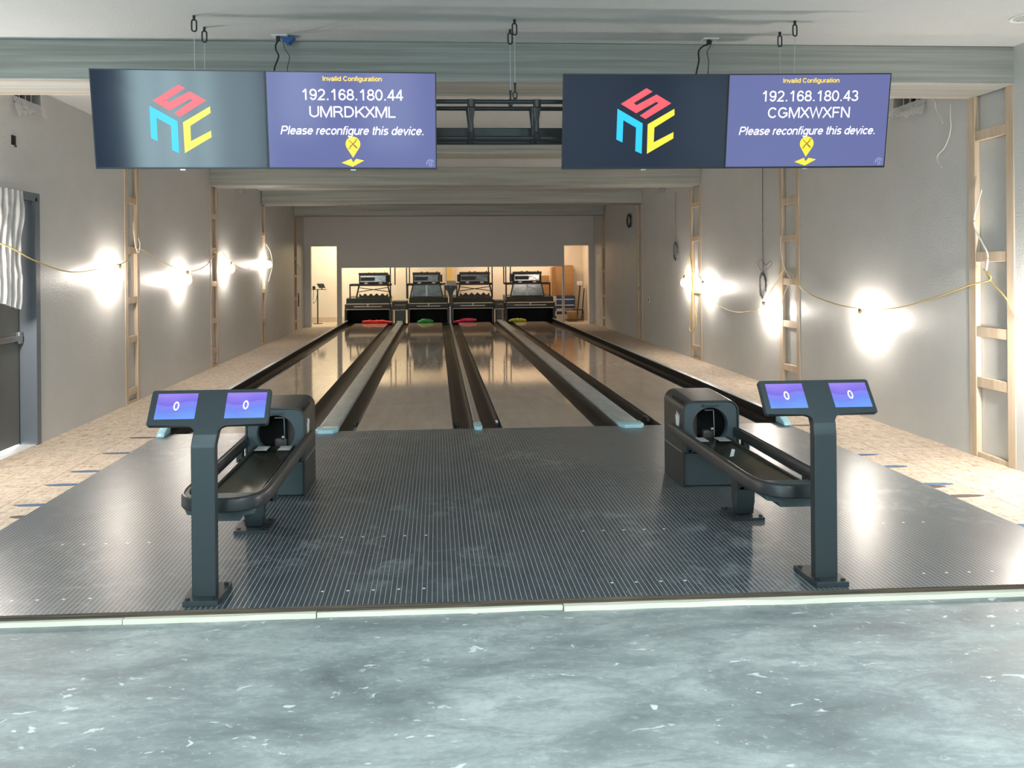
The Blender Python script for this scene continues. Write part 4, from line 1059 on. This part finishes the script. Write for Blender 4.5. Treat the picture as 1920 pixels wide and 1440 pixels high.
# ------------------------------------------------------------------ string of work lamps
def lamp_proto(loc, label):
    x, y, z = loc
    t = thing('work_lamp', loc, label, 'work lamp', 'caged work lamps on the yellow cords')
    bm = BM(); cyl(bm, (x, y, z + 0.065), (x, y, z + 0.115), 0.020, 14, 0.024); box(bm, x - 0.022, x + 0.022, y - 0.012, y + 0.012, z + 0.115, z + 0.135, bev=0.004); obj('socket', bm, 'socket', t, True)
    bm = BM(); ball(bm, (x, y, z), 0.048, 1.15, 18); obj('globe', bm, 'globe', t, True, 180)
    bm = BM()
    for k in range(6):
        a = pi * k / 3; P_ = []
        for j in range(9):
            q = pi * (0.10 + 0.82 * j / 8); P_.append((x + 0.072 * sin(q) * cos(a), y + 0.072 * sin(q) * sin(a), z + 0.085 * cos(q)))
        tube(bm, P_, 0.0028, 5)
    for zz, r in ((0.0, 0.072), (-0.055, 0.055), (0.05, 0.058)):
        tube(bm, [(x + r * cos(2 * pi * k / 16), y + r * sin(2 * pi * k / 16), z + zz) for k in range(16)], 0.0028, 5, True)
    obj('guard', bm, 'cage', t, True)
    return t
LOCS = [((-3.82, 9.49, 1.657), 'lit caged work lamp on the left wall, nearest the exit door'),
        ((-3.82, 12.013, 1.572), 'lit caged work lamp on the left wall, midway between two stud bays'),
        ((-3.82, 14.533, 1.737), 'lit caged work lamp on the left wall, just past the second stud bay'),
        ((-3.82, 17.777, 1.836), 'lit caged work lamp on the left wall, in front of the third stud bay'),
        ((4.67, 14.26, 1.407), 'lit caged work lamp at the looped yellow cord, left of the stud bay'),
        ((4.67, 13.247, 1.322), 'lit caged work lamp on the right wall, right of the looped yellow cord'),
        ((4.67, 10.746, 1.065), 'lit caged work lamp below the grey cable coil on the right wall'),
        ((4.67, 8.242, 1.095), 'lit caged work lamp on the right wall, nearest the camera')]
lp = lamp_proto(*LOCS[0])
for l, lb in LOCS[1:]: dup(lp, l, lb)
CORD_TOP = 0.128
wl = [(-3.80, 6.1, 2.06), (-3.82, 7.02, 1.945), (-3.85, 7.60, 1.812), (-3.90, 8.437, 1.701), (-3.87, 9.2, 1.745), (-3.82, 9.49, 1.657 + CORD_TOP), (-3.91, 10.0, 1.85), (-3.935, 10.397, 2.0), (-3.91, 11.141, 1.842), (-3.82, 12.013, 1.572 + CORD_TOP), (-3.9, 13.2, 1.78), (-3.93, 14.2, 2.06), (-3.82, 14.533, 1.737 + CORD_TOP), (-3.9, 15.9, 1.72), (-3.9, 17.0, 1.85), (-3.82, 17.777, 1.836 + CORD_TOP), (-3.92, 18.1, 2.15)]
bm = BM(); tube(bm, smooth_path(wl, 8), 0.0065, 6); tag(obj('lamp_cord', bm, 'cord', None, True), 'yellow lamp cord strung along the left wall', 'cord')
wr = [(4.765, 14.25, 1.95), (4.67, 14.26, 1.407 + CORD_TOP), (4.75, 13.95, 1.60), (4.67, 13.247, 1.322 + CORD_TOP), (4.75, 12.9, 1.10), (4.755, 12.016, 0.978), (4.75, 11.199, 1.063), (4.67, 10.746, 1.065 + CORD_TOP), (4.76, 10.55, 1.46), (4.765, 10.231, 1.66), (4.755, 9.704, 1.383), (4.75, 9.035, 1.26), (4.67, 8.242, 1.095 + CORD_TOP), (4.745, 7.742, 1.255), (4.755, 7.140, 1.378), (4.755, 6.622, 1.517), (4.76, 6.357, 1.575), (4.765, 6.45, 1.66), (4.765, 6.36, 1.56), (4.755, 6.174, 1.415), (4.75, 6.001, 1.226), (4.74, 5.6, 1.05)]
bm = BM(); tube(bm, smooth_path(wr, 8), 0.0065, 6); tag(obj('lamp_cord', bm, 'cord', None, True), 'yellow lamp cord strung along the right wall', 'cord')
# loop of spare yellow cord over the third right stud bay
bm = BM(); lo = [(4.765, 14.22, 1.96), (4.765, 14.12, 1.75), (4.76, 14.05, 1.45), (4.76, 14.02, 1.05), (4.755, 13.86, 0.78), (4.755, 13.96, 0.55), (4.755, 14.20, 0.50), (4.755, 14.24, 0.62), (4.76, 14.16, 0.85), (4.76, 14.12, 1.15), (4.765, 14.10, 1.6), (4.765, 14.06, 1.85)]
tube(bm, smooth_path(lo, 8), 0.010, 6); tag(obj('spare_cord', bm, 'cord', None, True), 'hanging loop of spare yellow cord on the right stud bay', 'cord')
# loose white cables
def cable(name, pts, r, m, label, cat='cable'):
    bm = BM(); tube(bm, smooth_path(pts, 8), r, 6); return tag(obj(name, bm, m, None, True), label, cat)
cable('loose_cable', [(-3.94, 10.25, 2.35), (-3.93, 10.22, 2.22), (-3.925, 10.27, 2.02), (-3.92, 10.36, 1.95), (-3.92, 10.40, 2.06), (-3.925, 10.36, 2.14)], 0.007, 'whitewire', 'white cable ends curling from the first stud bay on the left wall')
cable('loose_cable', [(-3.93, 18.0, 2.3), (-3.90, 18.3, 2.15), (-3.89, 18.5, 1.85), (-3.90, 18.3, 1.6), (-3.91, 18.15, 1.45)], 0.006, 'whitewire', 'white cable arching past the lamp on the third left stud bay')
cable('loose_cable', [(4.79, 6.50, 2.36), (4.77, 6.53, 2.22), (4.765, 6.56, 2.12), (4.765, 6.55, 2.02), (4.765, 6.47, 1.90), (4.765, 6.40, 1.79), (4.765, 6.41, 1.68), (4.77, 6.44, 1.62)], 0.0065, 'whitewire', 'white cable hanging inside the large stud bay on the right wall')
cable('loose_cable', [(4.79, 7.20, 3.32), (4.77, 7.10, 3.277), (4.77, 7.078, 3.185), (4.77, 7.017, 3.097), (4.77, 6.98, 3.03)], 0.004, 'whitewire', 'short white wire end dangling from the duct on the right wall')
cable('loose_cable', [(4.79, 6.90, 3.198), (4.77, 6.874, 3.069), (4.77, 6.868, 2.979), (4.77, 6.898, 2.885), (4.77, 6.967, 2.797), (4.77, 7.05, 2.75), (4.77, 7.065, 2.70), (4.77, 7.0, 2.626)], 0.0045, 'whitewire', 'long white wire dangling under the first beam on the right wall')
cable('loose_cable', [(-3.945, 22.1, 1.88), (-3.92, 22.30, 1.80), (-3.92, 22.40, 1.70), (-3.92, 22.33, 1.60), (-3.93, 22.18, 1.58)], 0.012, 'whitewire', 'pale cable loop beside the stud bay at the left rear doorway')
t = thing('wall_plate', (-3.95, 22.25, 0.9), 'dark narrow plate on the left wall by the rear doorway', 'wall plate')
bm = BM(); box(bm, -3.95, -3.935, 22.18, 22.30, 0.66, 1.05, bev=0.004, seg=1); obj('plate', bm, 'mbrown', t)
bm = BM(); box(bm, -3.935, -3.932, 22.21, 22.27, 0.75, 0.95); obj('insert', bm, 'dark', t)
cable('loose_cable', [(4.78, 10.42, 2.12), (4.77, 10.40, 1.95), (4.765, 10.33, 1.75), (4.76, 10.22, 1.62), (4.765, 10.12, 1.52), (4.765, 10.30, 1.32), (4.765, 10.42, 1.1)], 0.006, 'whitewire', 'pale cable draped down the second right stud bay')
def coil(name, c, drop, w, h, m, label, r=0.008, turns=4):
    x, y, z = c; t = thing(name, c, label, 'cable coil')
    bm = BM(); P_ = []
    for k in range(turns * 16 + 1):
        a = 2 * pi * k / 16 + pi / 2; f = 1 - 0.12 * sin(k * 1.7); P_.append((x - 0.012 * (1 + k / (turns * 16)), y + w * f * cos(a), z + h * f * sin(a)))
    tube(bm, P_, r, 6); obj('coil', bm, m, t, True)
    if drop:
        bm = BM(); tube(bm, smooth_path([(x - 0.012, y, z + h), (x - 0.010, y + 0.01, z + h + (drop - z - h) * 0.4), (x - 0.008, y, drop)]), 0.006, 6); obj('drop_cable', bm, m, t, True)
    return t
coil('cable_coil', (4.78, 15.06, 2.02), 3.19, 0.11, 0.17, 'greycord', 'grey cable coil hanging on the right wall beyond the looped cord', 0.012)
coil('cable_coil', (4.78, 10.98, 1.42), 3.2, 0.10, 0.18, 'greycord', 'grey cable coil hanging on the right wall under the right screens', 0.010)
coil('cable_coil', (4.78, 18.75, 2.86), None, 0.17, 0.15, 'blackcord', 'black cable coil high on the right wall near the far end', 0.014, 3)
cable('wire_loop', [(4.77, 11.0, 1.62), (4.76, 11.15, 1.74), (4.76, 11.02, 1.80), (4.76, 10.88, 1.72), (4.76, 10.72, 1.78), (4.76, 10.68, 1.72), (4.76, 10.85, 1.66), (4.765, 10.98, 1.60)], 0.004, 'greycord', 'thin looped wire ends above the grey cable coil')
t = thing('wall_outlet', (4.80, 17.15, 0.97), 'white outlet low on the right wall', 'outlet')
bm = BM(); box(bm, 4.789, 4.80, 17.10, 17.20, 0.91, 1.03, bev=0.003, seg=1); obj('plate', bm, 'white', t)
bm = BM(); box(bm, 4.787, 4.789, 17.10, 17.15, 0.93, 1.01); obj('socket', bm, 'dark', t)
t = thing('wall_outlet', (4.80, 22.5, 0.4), 'white outlet on the right wall near the rear doorway', 'outlet')
bm = BM(); box(bm, 4.789, 4.80, 22.45, 22.55, 0.31, 0.44, bev=0.003, seg=1); obj('plate', bm, 'white', t)

# ------------------------------------------------------------------ string pin machines
def machine(xc, pit, mid, top, label, poles, side, open_mid, motor):
    t = thing('pin_machine', (xc, 24.7, -0.10), label, 'pin machine', 'pin machines at the ends of the lanes')
    a, b = pit; yF = 24.66
    for xa in (a, b - 0.08):
        bm = BM(); box(bm, xa, xa + 0.08, yF, 26.0, -0.10, 0.44, bev=0.006, seg=1); obj('kickback', bm, 'mblack', t)
    bm = BM(); box(bm, a + 0.08, b - 0.08, 25.5, 25.53, -0.10, 0.44); obj('pit_curtain', bm, 'dark', t)
    bm = BM(); box(bm, a + 0.08, b - 0.08, yF + 0.1, 25.5, -0.10, -0.03); obj('pin_deck', bm, 'mblack', t)
    bm = BM(); box(bm, a + 0.01, b - 0.01, yF - 0.03, yF + 0.30, 0.44, 0.60, bev=0.02); obj('front_beam', bm, 'mbrown' if motor else 'mblack', t, True)
    bm = BM()
    prism(bm, [(yF + 0.02, 0.60), (yF + 0.10, 0.78), (26.0, 0.82), (26.0, 0.60)], lambda u, v, s: (s, u, v), a + 0.05, b - 0.05)
    obj('upper_cover', bm, 'mgreen', t)
    for z, e in ((0.435, 0.0), (0.605, 0.02), (0.52, 0.25)):
        bm = BM(); tube(bm, [(a + 0.05 + e, yF - 0.045, z), (b - 0.05 - e, yF - 0.045, z)], 0.015, 8); obj('rail', bm, 'mrail', t, True)
    bm = BM(); ball(bm, ((a + b) / 2, yF - 0.06, 0.57), 0.025); cyl(bm, ((a + b) / 2, yF - 0.06, 0.55), ((a + b) / 2, yF - 0.06, 0.50), 0.012, 8); obj('centre_stop', bm, 'mrail', t, True)
    # lattice mid frame
    m0, m1 = mid; yM = 25.0
    bm = BM()
    for x in (m0, m1 - 0.04): box(bm, x, x + 0.04, yM, yM + 0.05, 0.74, 1.20)
    box(bm, m0, m1, yM, yM + 0.05, 1.17, 1.24); box(bm, m0, m1, yM + 0.5, yM + 0.55, 1.17, 1.24)
    obj('mid_frame', bm, 'mbrown', t)
    c0, c1 = top; cx = (c0 + c1) / 2
    bm = BM()
    prism(bm, [(c0 - 0.02, 1.20), (c0 + 0.03, 1.20), (c0 - 0.06, 0.80), (c0 - 0.11, 0.80)], lambda u, v, s: (u, s, v), yM, yM + 0.04)
    prism(bm, [(c1 + 0.02, 1.20), (c1 - 0.03, 1.20), (c1 + 0.06, 0.80), (c1 + 0.11, 0.80)], lambda u, v, s: (u, s, v), yM, yM + 0.04)
    tube(bm, [(c0, yM + 0.02, 1.12), (c1 + 0.03, yM + 0.02, 0.98)], 0.014, 6); tube(bm, [(c1, yM + 0.02, 1.12), (c0 - 0.03, yM + 0.02, 0.98)], 0.014, 6)
    obj('cross_brace', bm, 'blackmetal', t)
    bm = BM(); n = 5
    for k in range(n):
        xa = c0 + (c1 - c0) * k / n; xb_ = c0 + (c1 - c0) * (k + 1) / n
        prism(bm, [(xa, 0.80), (xb_, 0.80), (xb_, 0.93), ((xa + xb_) / 2, 0.845), (xa, 0.93)], lambda u, v, s: (u, s, v), yM + 0.1, yM + 0.13)
    box(bm, c0 - 0.09, c1 + 0.09, yM - 0.02, yM + 0.14, 0.765, 0.81)
    obj('string_guide', bm, 'mbrown', t)
    if not open_mid:
        bm = BM(); prism(bm, [(c0 + 0.02, 1.18), (c1 - 0.02, 1.18), (c1 + 0.06, 0.82), (c0 - 0.04, 0.82)], lambda u, v, s: (u, s, v), yM - 0.01, yM - 0.004); obj('mid_window', bm, 'mglass', t)
        bm = BM(); box(bm, cx - 0.03, cx + 0.03, yM - 0.02, yM - 0.012, 0.82, 1.18); tube(bm, smooth_path([(cx, yM - 0.02, 1.10), (cx + 0.2, yM - 0.02, 1.05), (c1, yM - 0.02, 0.88)]), 0.012, 6); obj('belt', bm, 'mrail', t)
    # top unit
    bm = BM(); box(bm, c0, c1, 25.0, 25.7, 1.22, 1.56, bev=0.012); obj('top_unit', bm, 'mblack', t, True)
    bm = BM(); box(bm, c0 - 0.01, c1 + 0.01, 24.985, 25.05, 1.52, 1.60, bev=0.006, seg=1); obj('top_bar', bm, 'mbrown', t)
    bm = BM(); box(bm, c0 + 0.05, c1 - 0.07, 24.992, 24.998, 1.31, 1.50); wn = obj('top_window', bm, 'mglass', t)
    bm = BM()
    for z in (1.305, 1.505): tube(bm, [(c0 + 0.03, 24.985, z), (c1 - 0.05, 24.985, z)], 0.009, 6)
    obj('window_rail', bm, 'mrail', t, True)
    bm = BM(); box(bm, c0 + 0.06, cx + 0.05, 24.986, 24.9915, 1.335, 1.455); obj('reel_housing', bm, 'black', t)
    bm = BM(); tube(bm, smooth_path([(cx + 0.02, 24.98, 1.33), (cx + 0.1, 24.98, 1.44), (cx + 0.22, 24.98, 1.40), (c1 - 0.09, 24.98, 1.28)]), 0.008, 6); obj('hose', bm, 'mrail', t, True)
    for s in (-1, 1):
        bm = BM(); box(bm, cx + s * 0.235 - 0.055, cx + s * 0.235 + 0.055, 24.984, 24.998, 1.238, 1.285, bev=0.005); obj('label_plate', bm, 'white', t)
    bm = BM(); sx = c1 + 0.005 if side > 0 else c0 - 0.075; box(bm, sx, sx + 0.07, 25.05, 25.5, 1.28, 1.52, bev=0.015); obj('motor', bm, 'black', t)
    bm = BM()
    for q in (-0.16, 0.02): cyl(bm, (cx + q, 25.2, 1.56), (cx + q, 25.2, 1.62), 0.03, 8); 
    cyl(bm, (c1 - 0.1, 25.1, 1.56), (c1 - 0.1, 25.1, 1.63), 0.02, 8); obj('connector', bm, 'foam' if motor else 'mbrown', t)
    for x, z0, z1 in poles:
        bm = BM(); box(bm, x - 0.018, x + 0.018, 25.02, 25.06, z0, z1); obj('pole', bm, 'blackmetal', t)
    return t
machine(-2.05, (-2.93, -1.44), (-2.81, -1.47), (-2.50, -1.57), 'pin machine behind the far left lane, with red cloth before it', [(-1.49, 0.75, 2.1), (-1.34, 1.2, 2.1)], 1, True, True)
machine(-0.35, (-0.93, 0.42), (-0.95, 0.30), (-0.76, 0.12), 'pin machine behind the lane with green cloth', [(-0.965, 0.75, 2.1), (-0.87, 1.25, 2.1)], 1, False, False)
machine(1.19, (0.47, 1.86), (0.64, 1.84), (0.76, 1.735), 'pin machine behind the lane with magenta cloth', [(1.70, 1.2, 2.1), (1.82, 0.8, 2.1)], -1, True, False)
machine(2.935, (2.20, 3.83), (2.26, 3.73), (2.505, 3.435), 'pin machine behind the far right lane, with olive cloth before it', [(2.20, 1.2, 2.1), (2.27, 0.8, 2.1), (2.42, 1.2, 2.1)], -1, False, False)
for x0_, x1_, z1, lb in ((-1.43, -0.94, 0.68, 'dark ball accelerator block between the two left machines'), (1.87, 2.19, 0.68, 'dark ball accelerator block between the two right machines')):
    t = thing('ball_accelerator', ((x0_ + x1_) / 2, 24.7, -0.1), lb, 'ball accelerator')
    bm = BM(); box(bm, x0_, x1_, 24.70, 25.6, 0.40, z1, bev=0.012); obj('housing', bm, 'mbrown', t)
    bm = BM(); box(bm, x0_ + 0.08, x1_ - 0.08, 24.80, 25.6, -0.10, 0.40); obj('duct', bm, 'mgreen', t)
    bm = BM(); tube(bm, [(x0_, 24.69, 0.40), (x1_, 24.69, 0.40)], 0.014, 6); tube(bm, [(x0_ + 0.1, 24.69, 0.56), (x1_ - 0.05, 24.69, 0.56)], 0.01, 6); obj('rail', bm, 'mrail', t)
    bm = BM(); box(bm, (x0_ + x1_) / 2 - 0.09, (x0_ + x1_) / 2 + 0.09, 24.665, 24.79, -0.09, 0.06, bev=0.01); obj('door_flap', bm, 'steel', t)
# T stand between the middle machines with a box on it
t = thing('t_stand', (0.455, 24.62, -0.1), 'dark T shaped stand with a shelf between the middle machines', 'stand')
bm = BM(); box(bm, 0.40, 0.51, 24.58, 24.64, 0.50, 1.17, bev=0.008); box(bm, 0.415, 0.445, 24.575, 24.58, 0.52, 1.15); obj('post', bm, 'blackmetal', t)
bm = BM(); box(bm, 0.425, 0.455, 24.60, 24.62, -0.02, 0.50); obj('lower_post', bm, 'mrail', t)
bm = BM(); box(bm, 0.19, 0.72, 24.52, 24.80, 1.17, 1.20, bev=0.004, seg=1); obj('shelf', bm, 'card', t)
for s in (-1, 1):
    bm = BM(); prism(bm, [(0.455 + s * 0.055, 1.17), (0.455 + s * 0.22, 1.17), (0.455 + s * 0.20, 1.10), (0.455 + s * 0.09, 0.98), (0.455 + s * 0.055, 0.82)], lambda u, v, q: (u, q, v), 24.60, 24.62); obj('gusset', bm, 'blackmetal', t)
bm = BM(); box(bm, 0.32, 0.62, 24.56, 24.76, 1.2005, 1.33, bev=0.005); tag(obj('small_box', bm, 'card'), 'small grey box on the shelf between the middle machines', 'box')
bm = BM(); ball(bm, (0.435, 24.50, 0.035), 0.042, 1.0, 14)
tag(obj('end_ball', bm, 'white', None, True), 'small white knob at the far end of the narrow centre capping', 'knob')
for i in range(5):
    x = 0.40 + 0.042 * i; bm = BM(); cyl(bm, (x, 26.74, 1.18), (x, 26.74, 1.85), 0.016, 8)
    if i == 0: cyl(bm, (x, 26.74, 1.85), (x - 0.02, 26.74, 1.80), 0.016, 8)
    tag(obj('foam_rod', bm, 'foam', None, True), 'yellow foam rod against the rear wall above the small grey box', 'foam rod', 'yellow foam rods on the rear wall')
bm = BM(); box(bm, 0.33, 0.68, 26.62, 26.80, 1.10, 1.18); tag(obj('wall_shelf', bm, 'rearwall'), 'cream wall shelf below the yellow foam rods', 'shelf')

# crumpled cloths at the pit edge
def cloth(name, pts, m, label, seed, r=0.055):
    bm = BM(); P_ = smooth_path(pts, 6); n = 10; rings = []
    for i, p in enumerate(P_):
        row = []
        tt = i / (len(P_) - 1); taper = 0.45 + 0.75 * sin(pi * min(1, max(0, tt))) ** 0.6
        for k in range(n):
            a = 2 * pi * k / n; q = 1 + 0.38 * noise.noise((i * 0.45 + seed, cos(a) * 1.2, sin(a) * 1.2 + seed))
            z = p.z + r * taper * q * sin(a) * 0.8
            row.append(bm.verts.new((p.x + 0.012 * noise.noise((i, k, seed)), p.y + r * taper * q * cos(a), max(z, 0.002))))
        rings.append(row)
    for i in range(len(rings) - 1):
        for k in range(n): bm.faces.new((rings[i][k], rings[i][(k + 1) % n], rings[i + 1][(k + 1) % n], rings[i + 1][k]))
    bm.faces.new(rings[0][::-1]); bm.faces.new(rings[-1])
    return tag(obj(name, bm, m, None, True, 80), label, 'cloth', 'crumpled cloths at the lane ends')
cloth('cloth', [(-2.36, 24.45, 0.05), (-2.2, 24.40, 0.06), (-2.0, 24.44, 0.05), (-1.85, 24.42, 0.05), (-1.66, 24.42, 0.055), (-1.50, 24.40, 0.03), (-1.40, 24.36, 0.03)], 'cloth_r', 'crumpled red cloth at the end of the far left lane', 1.3, 0.06)
cloth('cloth', [(-0.62, 24.46, 0.015), (-0.52, 24.44, 0.04), (-0.40, 24.42, 0.07), (-0.25, 24.43, 0.06), (-0.10, 24.43, 0.05)], 'cloth_g', 'crumpled green cloth at the lane end left of the centre', 5.7, 0.07)
cloth('cloth', [(0.52, 24.32, 0.012), (0.62, 24.36, 0.025), (0.72, 24.40, 0.03), (0.82, 24.42, 0.06), (1.0, 24.42, 0.07), (1.16, 24.43, 0.07), (1.27, 24.43, 0.07)], 'cloth_m', 'crumpled magenta cloth at the lane end right of the centre', 9.1, 0.062)
cloth('cloth', [(2.28, 24.36, 0.02), (2.42, 24.38, 0.05), (2.56, 24.42, 0.05), (2.72, 24.42, 0.05), (2.86, 24.42, 0.04)], 'cloth_y', 'crumpled olive yellow cloth at the end of the far right lane', 13.4, 0.065)

# machine room bits seen through the doorways
t = thing('tablet_stand', (-3.92, 26.0, -0.1), 'black stand with tablet seen through the left rear doorway', 'stand')
bm = BM(); cyl(bm, (-3.98, 26.0, -0.085), (-3.98, 26.0, 1.04), 0.022, 10); obj('pole', bm, 'blackmetal', t, True)
bm = BM(); cyl(bm, (-3.98, 26.0, -0.10), (-3.98, 26.0, -0.085), 0.16, 20); obj('base', bm, 'blackmetal', t)
bm = BM(); box(bm, -4.18, -3.70, 25.86, 26.14, 1.04, 1.06); obj('shelf', bm, 'blackmetal', t)
bm = BM(); tube(bm, smooth_path([(-4.10, 25.95, 1.04), (-4.12, 25.95, 0.6), (-4.02, 25.95, 0.70), (-4.0, 25.97, 0.85)]), 0.008, 6); obj('cable', bm, 'blackcord', t, True)
t2 = thing('tablet', (-3.86, 26.0, 1.06), 'dark tablet on the stand in the left rear doorway', 'tablet')
bm = BM(); prism(bm, [(-0.15, 0.185), (0.08, 0.185), (0.15, 0.04), (-0.06, 0.04)], lambda u, v, s: (-3.86 + u, 25.93 + s + (v - 0.04) * 0.4, 1.06 + v), 0, 0.03); obj('body', bm, 'black', t2)
bm = BM(); cyl(bm, (-3.84, 26.0, 1.06), (-3.84, 26.0, 1.14), 0.02, 8); obj('foot', bm, 'black', t2)
bm = BM(); ball(bm, (-4.10, 26.0, 1.12), 0.055, 1.0, 12); cyl(bm, (-4.10, 26.0, 1.06), (-4.10, 26.0, 1.10), 0.04, 12); tag(obj('speaker', bm, 'black', None, True), 'small round black device beside the tablet', 'device')
# right doorway
def carton(x0_, x1_, y0_, y1_, z0_, z1_, m, label, bands=None, name='carton'):
    t = thing(name, ((x0_ + x1_) / 2, (y0_ + y1_) / 2, z0_), label, 'carton')
    bm = BM(); box(bm, x0_, x1_, y0_, y1_, z0_, z1_, bev=0.004, seg=1); obj('box', bm, m, t)
    for za, zb, mm in bands or ():
        bm = BM(); box(bm, x0_ + 0.02, x1_ - 0.03, y0_ - 0.003, y0_ - 0.0005, za, zb); obj('printed_band', bm, mm, t)
    return t
carton(4.10, 4.76, 26.55, 26.76, 0.74, 1.80, 'cardboard', 'tall brown cardboard carton standing on blue cartons in the right doorway')
carton(3.92, 4.06, 25.95, 26.30, 0.76, 1.74, 'cardboard', 'tall cardboard carton edge left of the right doorway')
carton(3.45, 3.90, 26.4, 26.7, -0.1, 1.45, 'cardboard', 'brown cardboard carton behind the far right machine')
carton(4.08, 4.80, 26.45, 26.78, 0.30, 0.735, 'bluebox', 'dark blue carton with white bands in the right rear doorway', [(0.60, 0.63, 'white'), (0.40, 0.43, 'white')])
carton(4.08, 4.72, 26.45, 26.78, -0.10, 0.295, 'rearwall', 'pale carton at the bottom of the stack in the right rear doorway', [(0.10, 0.2, 'bluebox')])
for k in range(5):
    z = -0.10 + k * 0.17; carton(3.90, 4.07, 25.93, 26.30, z + 0.001, z + 0.165, ('bluebox', 'white', 'bluebox', 'card', 'rearwall')[k], ['dark carton at the bottom of the narrow stack beside the right machine', 'white carton second up in the narrow stack beside the right machine', 'dark carton midway up the narrow stack beside the right machine', 'grey carton second from top of the narrow stack beside the right machine', 'pale carton topmost of the narrow stack beside the right machine'][k])
carton(4.42, 4.72, 25.65, 25.95, -0.10, 0.22, 'cardboard', 'small brown carton on the floor of the right rear doorway')
t = thing('hand_cart', (4.55, 25.5, -0.1), 'black tubular cart frame in the right rear doorway', 'cart')
bm = BM(); tube(bm, smooth_path([(4.27, 25.5, -0.08), (4.27, 25.5, 0.24), (4.32, 25.5, 0.30), (4.85, 25.5, 0.30), (4.90, 25.5, 0.22), (4.90, 25.5, -0.08)], 5), 0.018, 8); obj('frame', bm, 'blackmetal', t, True)
bm = BM(); box(bm, 4.32, 4.86, 25.49, 25.62, -0.06, -0.02); obj('tray', bm, 'mbrown', t)
t = thing('broom', (4.93, 25.7, -0.1), 'broom with white head leaning in the right rear doorway', 'broom')
bm = BM(); cyl(bm, (4.76, 25.95, -0.09), (4.92, 26.1, 1.10), 0.022, 8); obj('handle', bm, 'black', t)
bm = BM(); box(bm, 4.82, 5.0, 26.05, 26.15, 1.10, 1.24, bev=0.02); obj('head', bm, 'broomwhite', t)
t = thing('broom', (4.98, 25.7, -0.1), 'plain black pole leaning right of the broom in the doorway', 'pole')
bm = BM(); cyl(bm, (4.93, 25.95, -0.09), (5.06, 26.1, 1.0), 0.020, 8); obj('handle', bm, 'black', t)
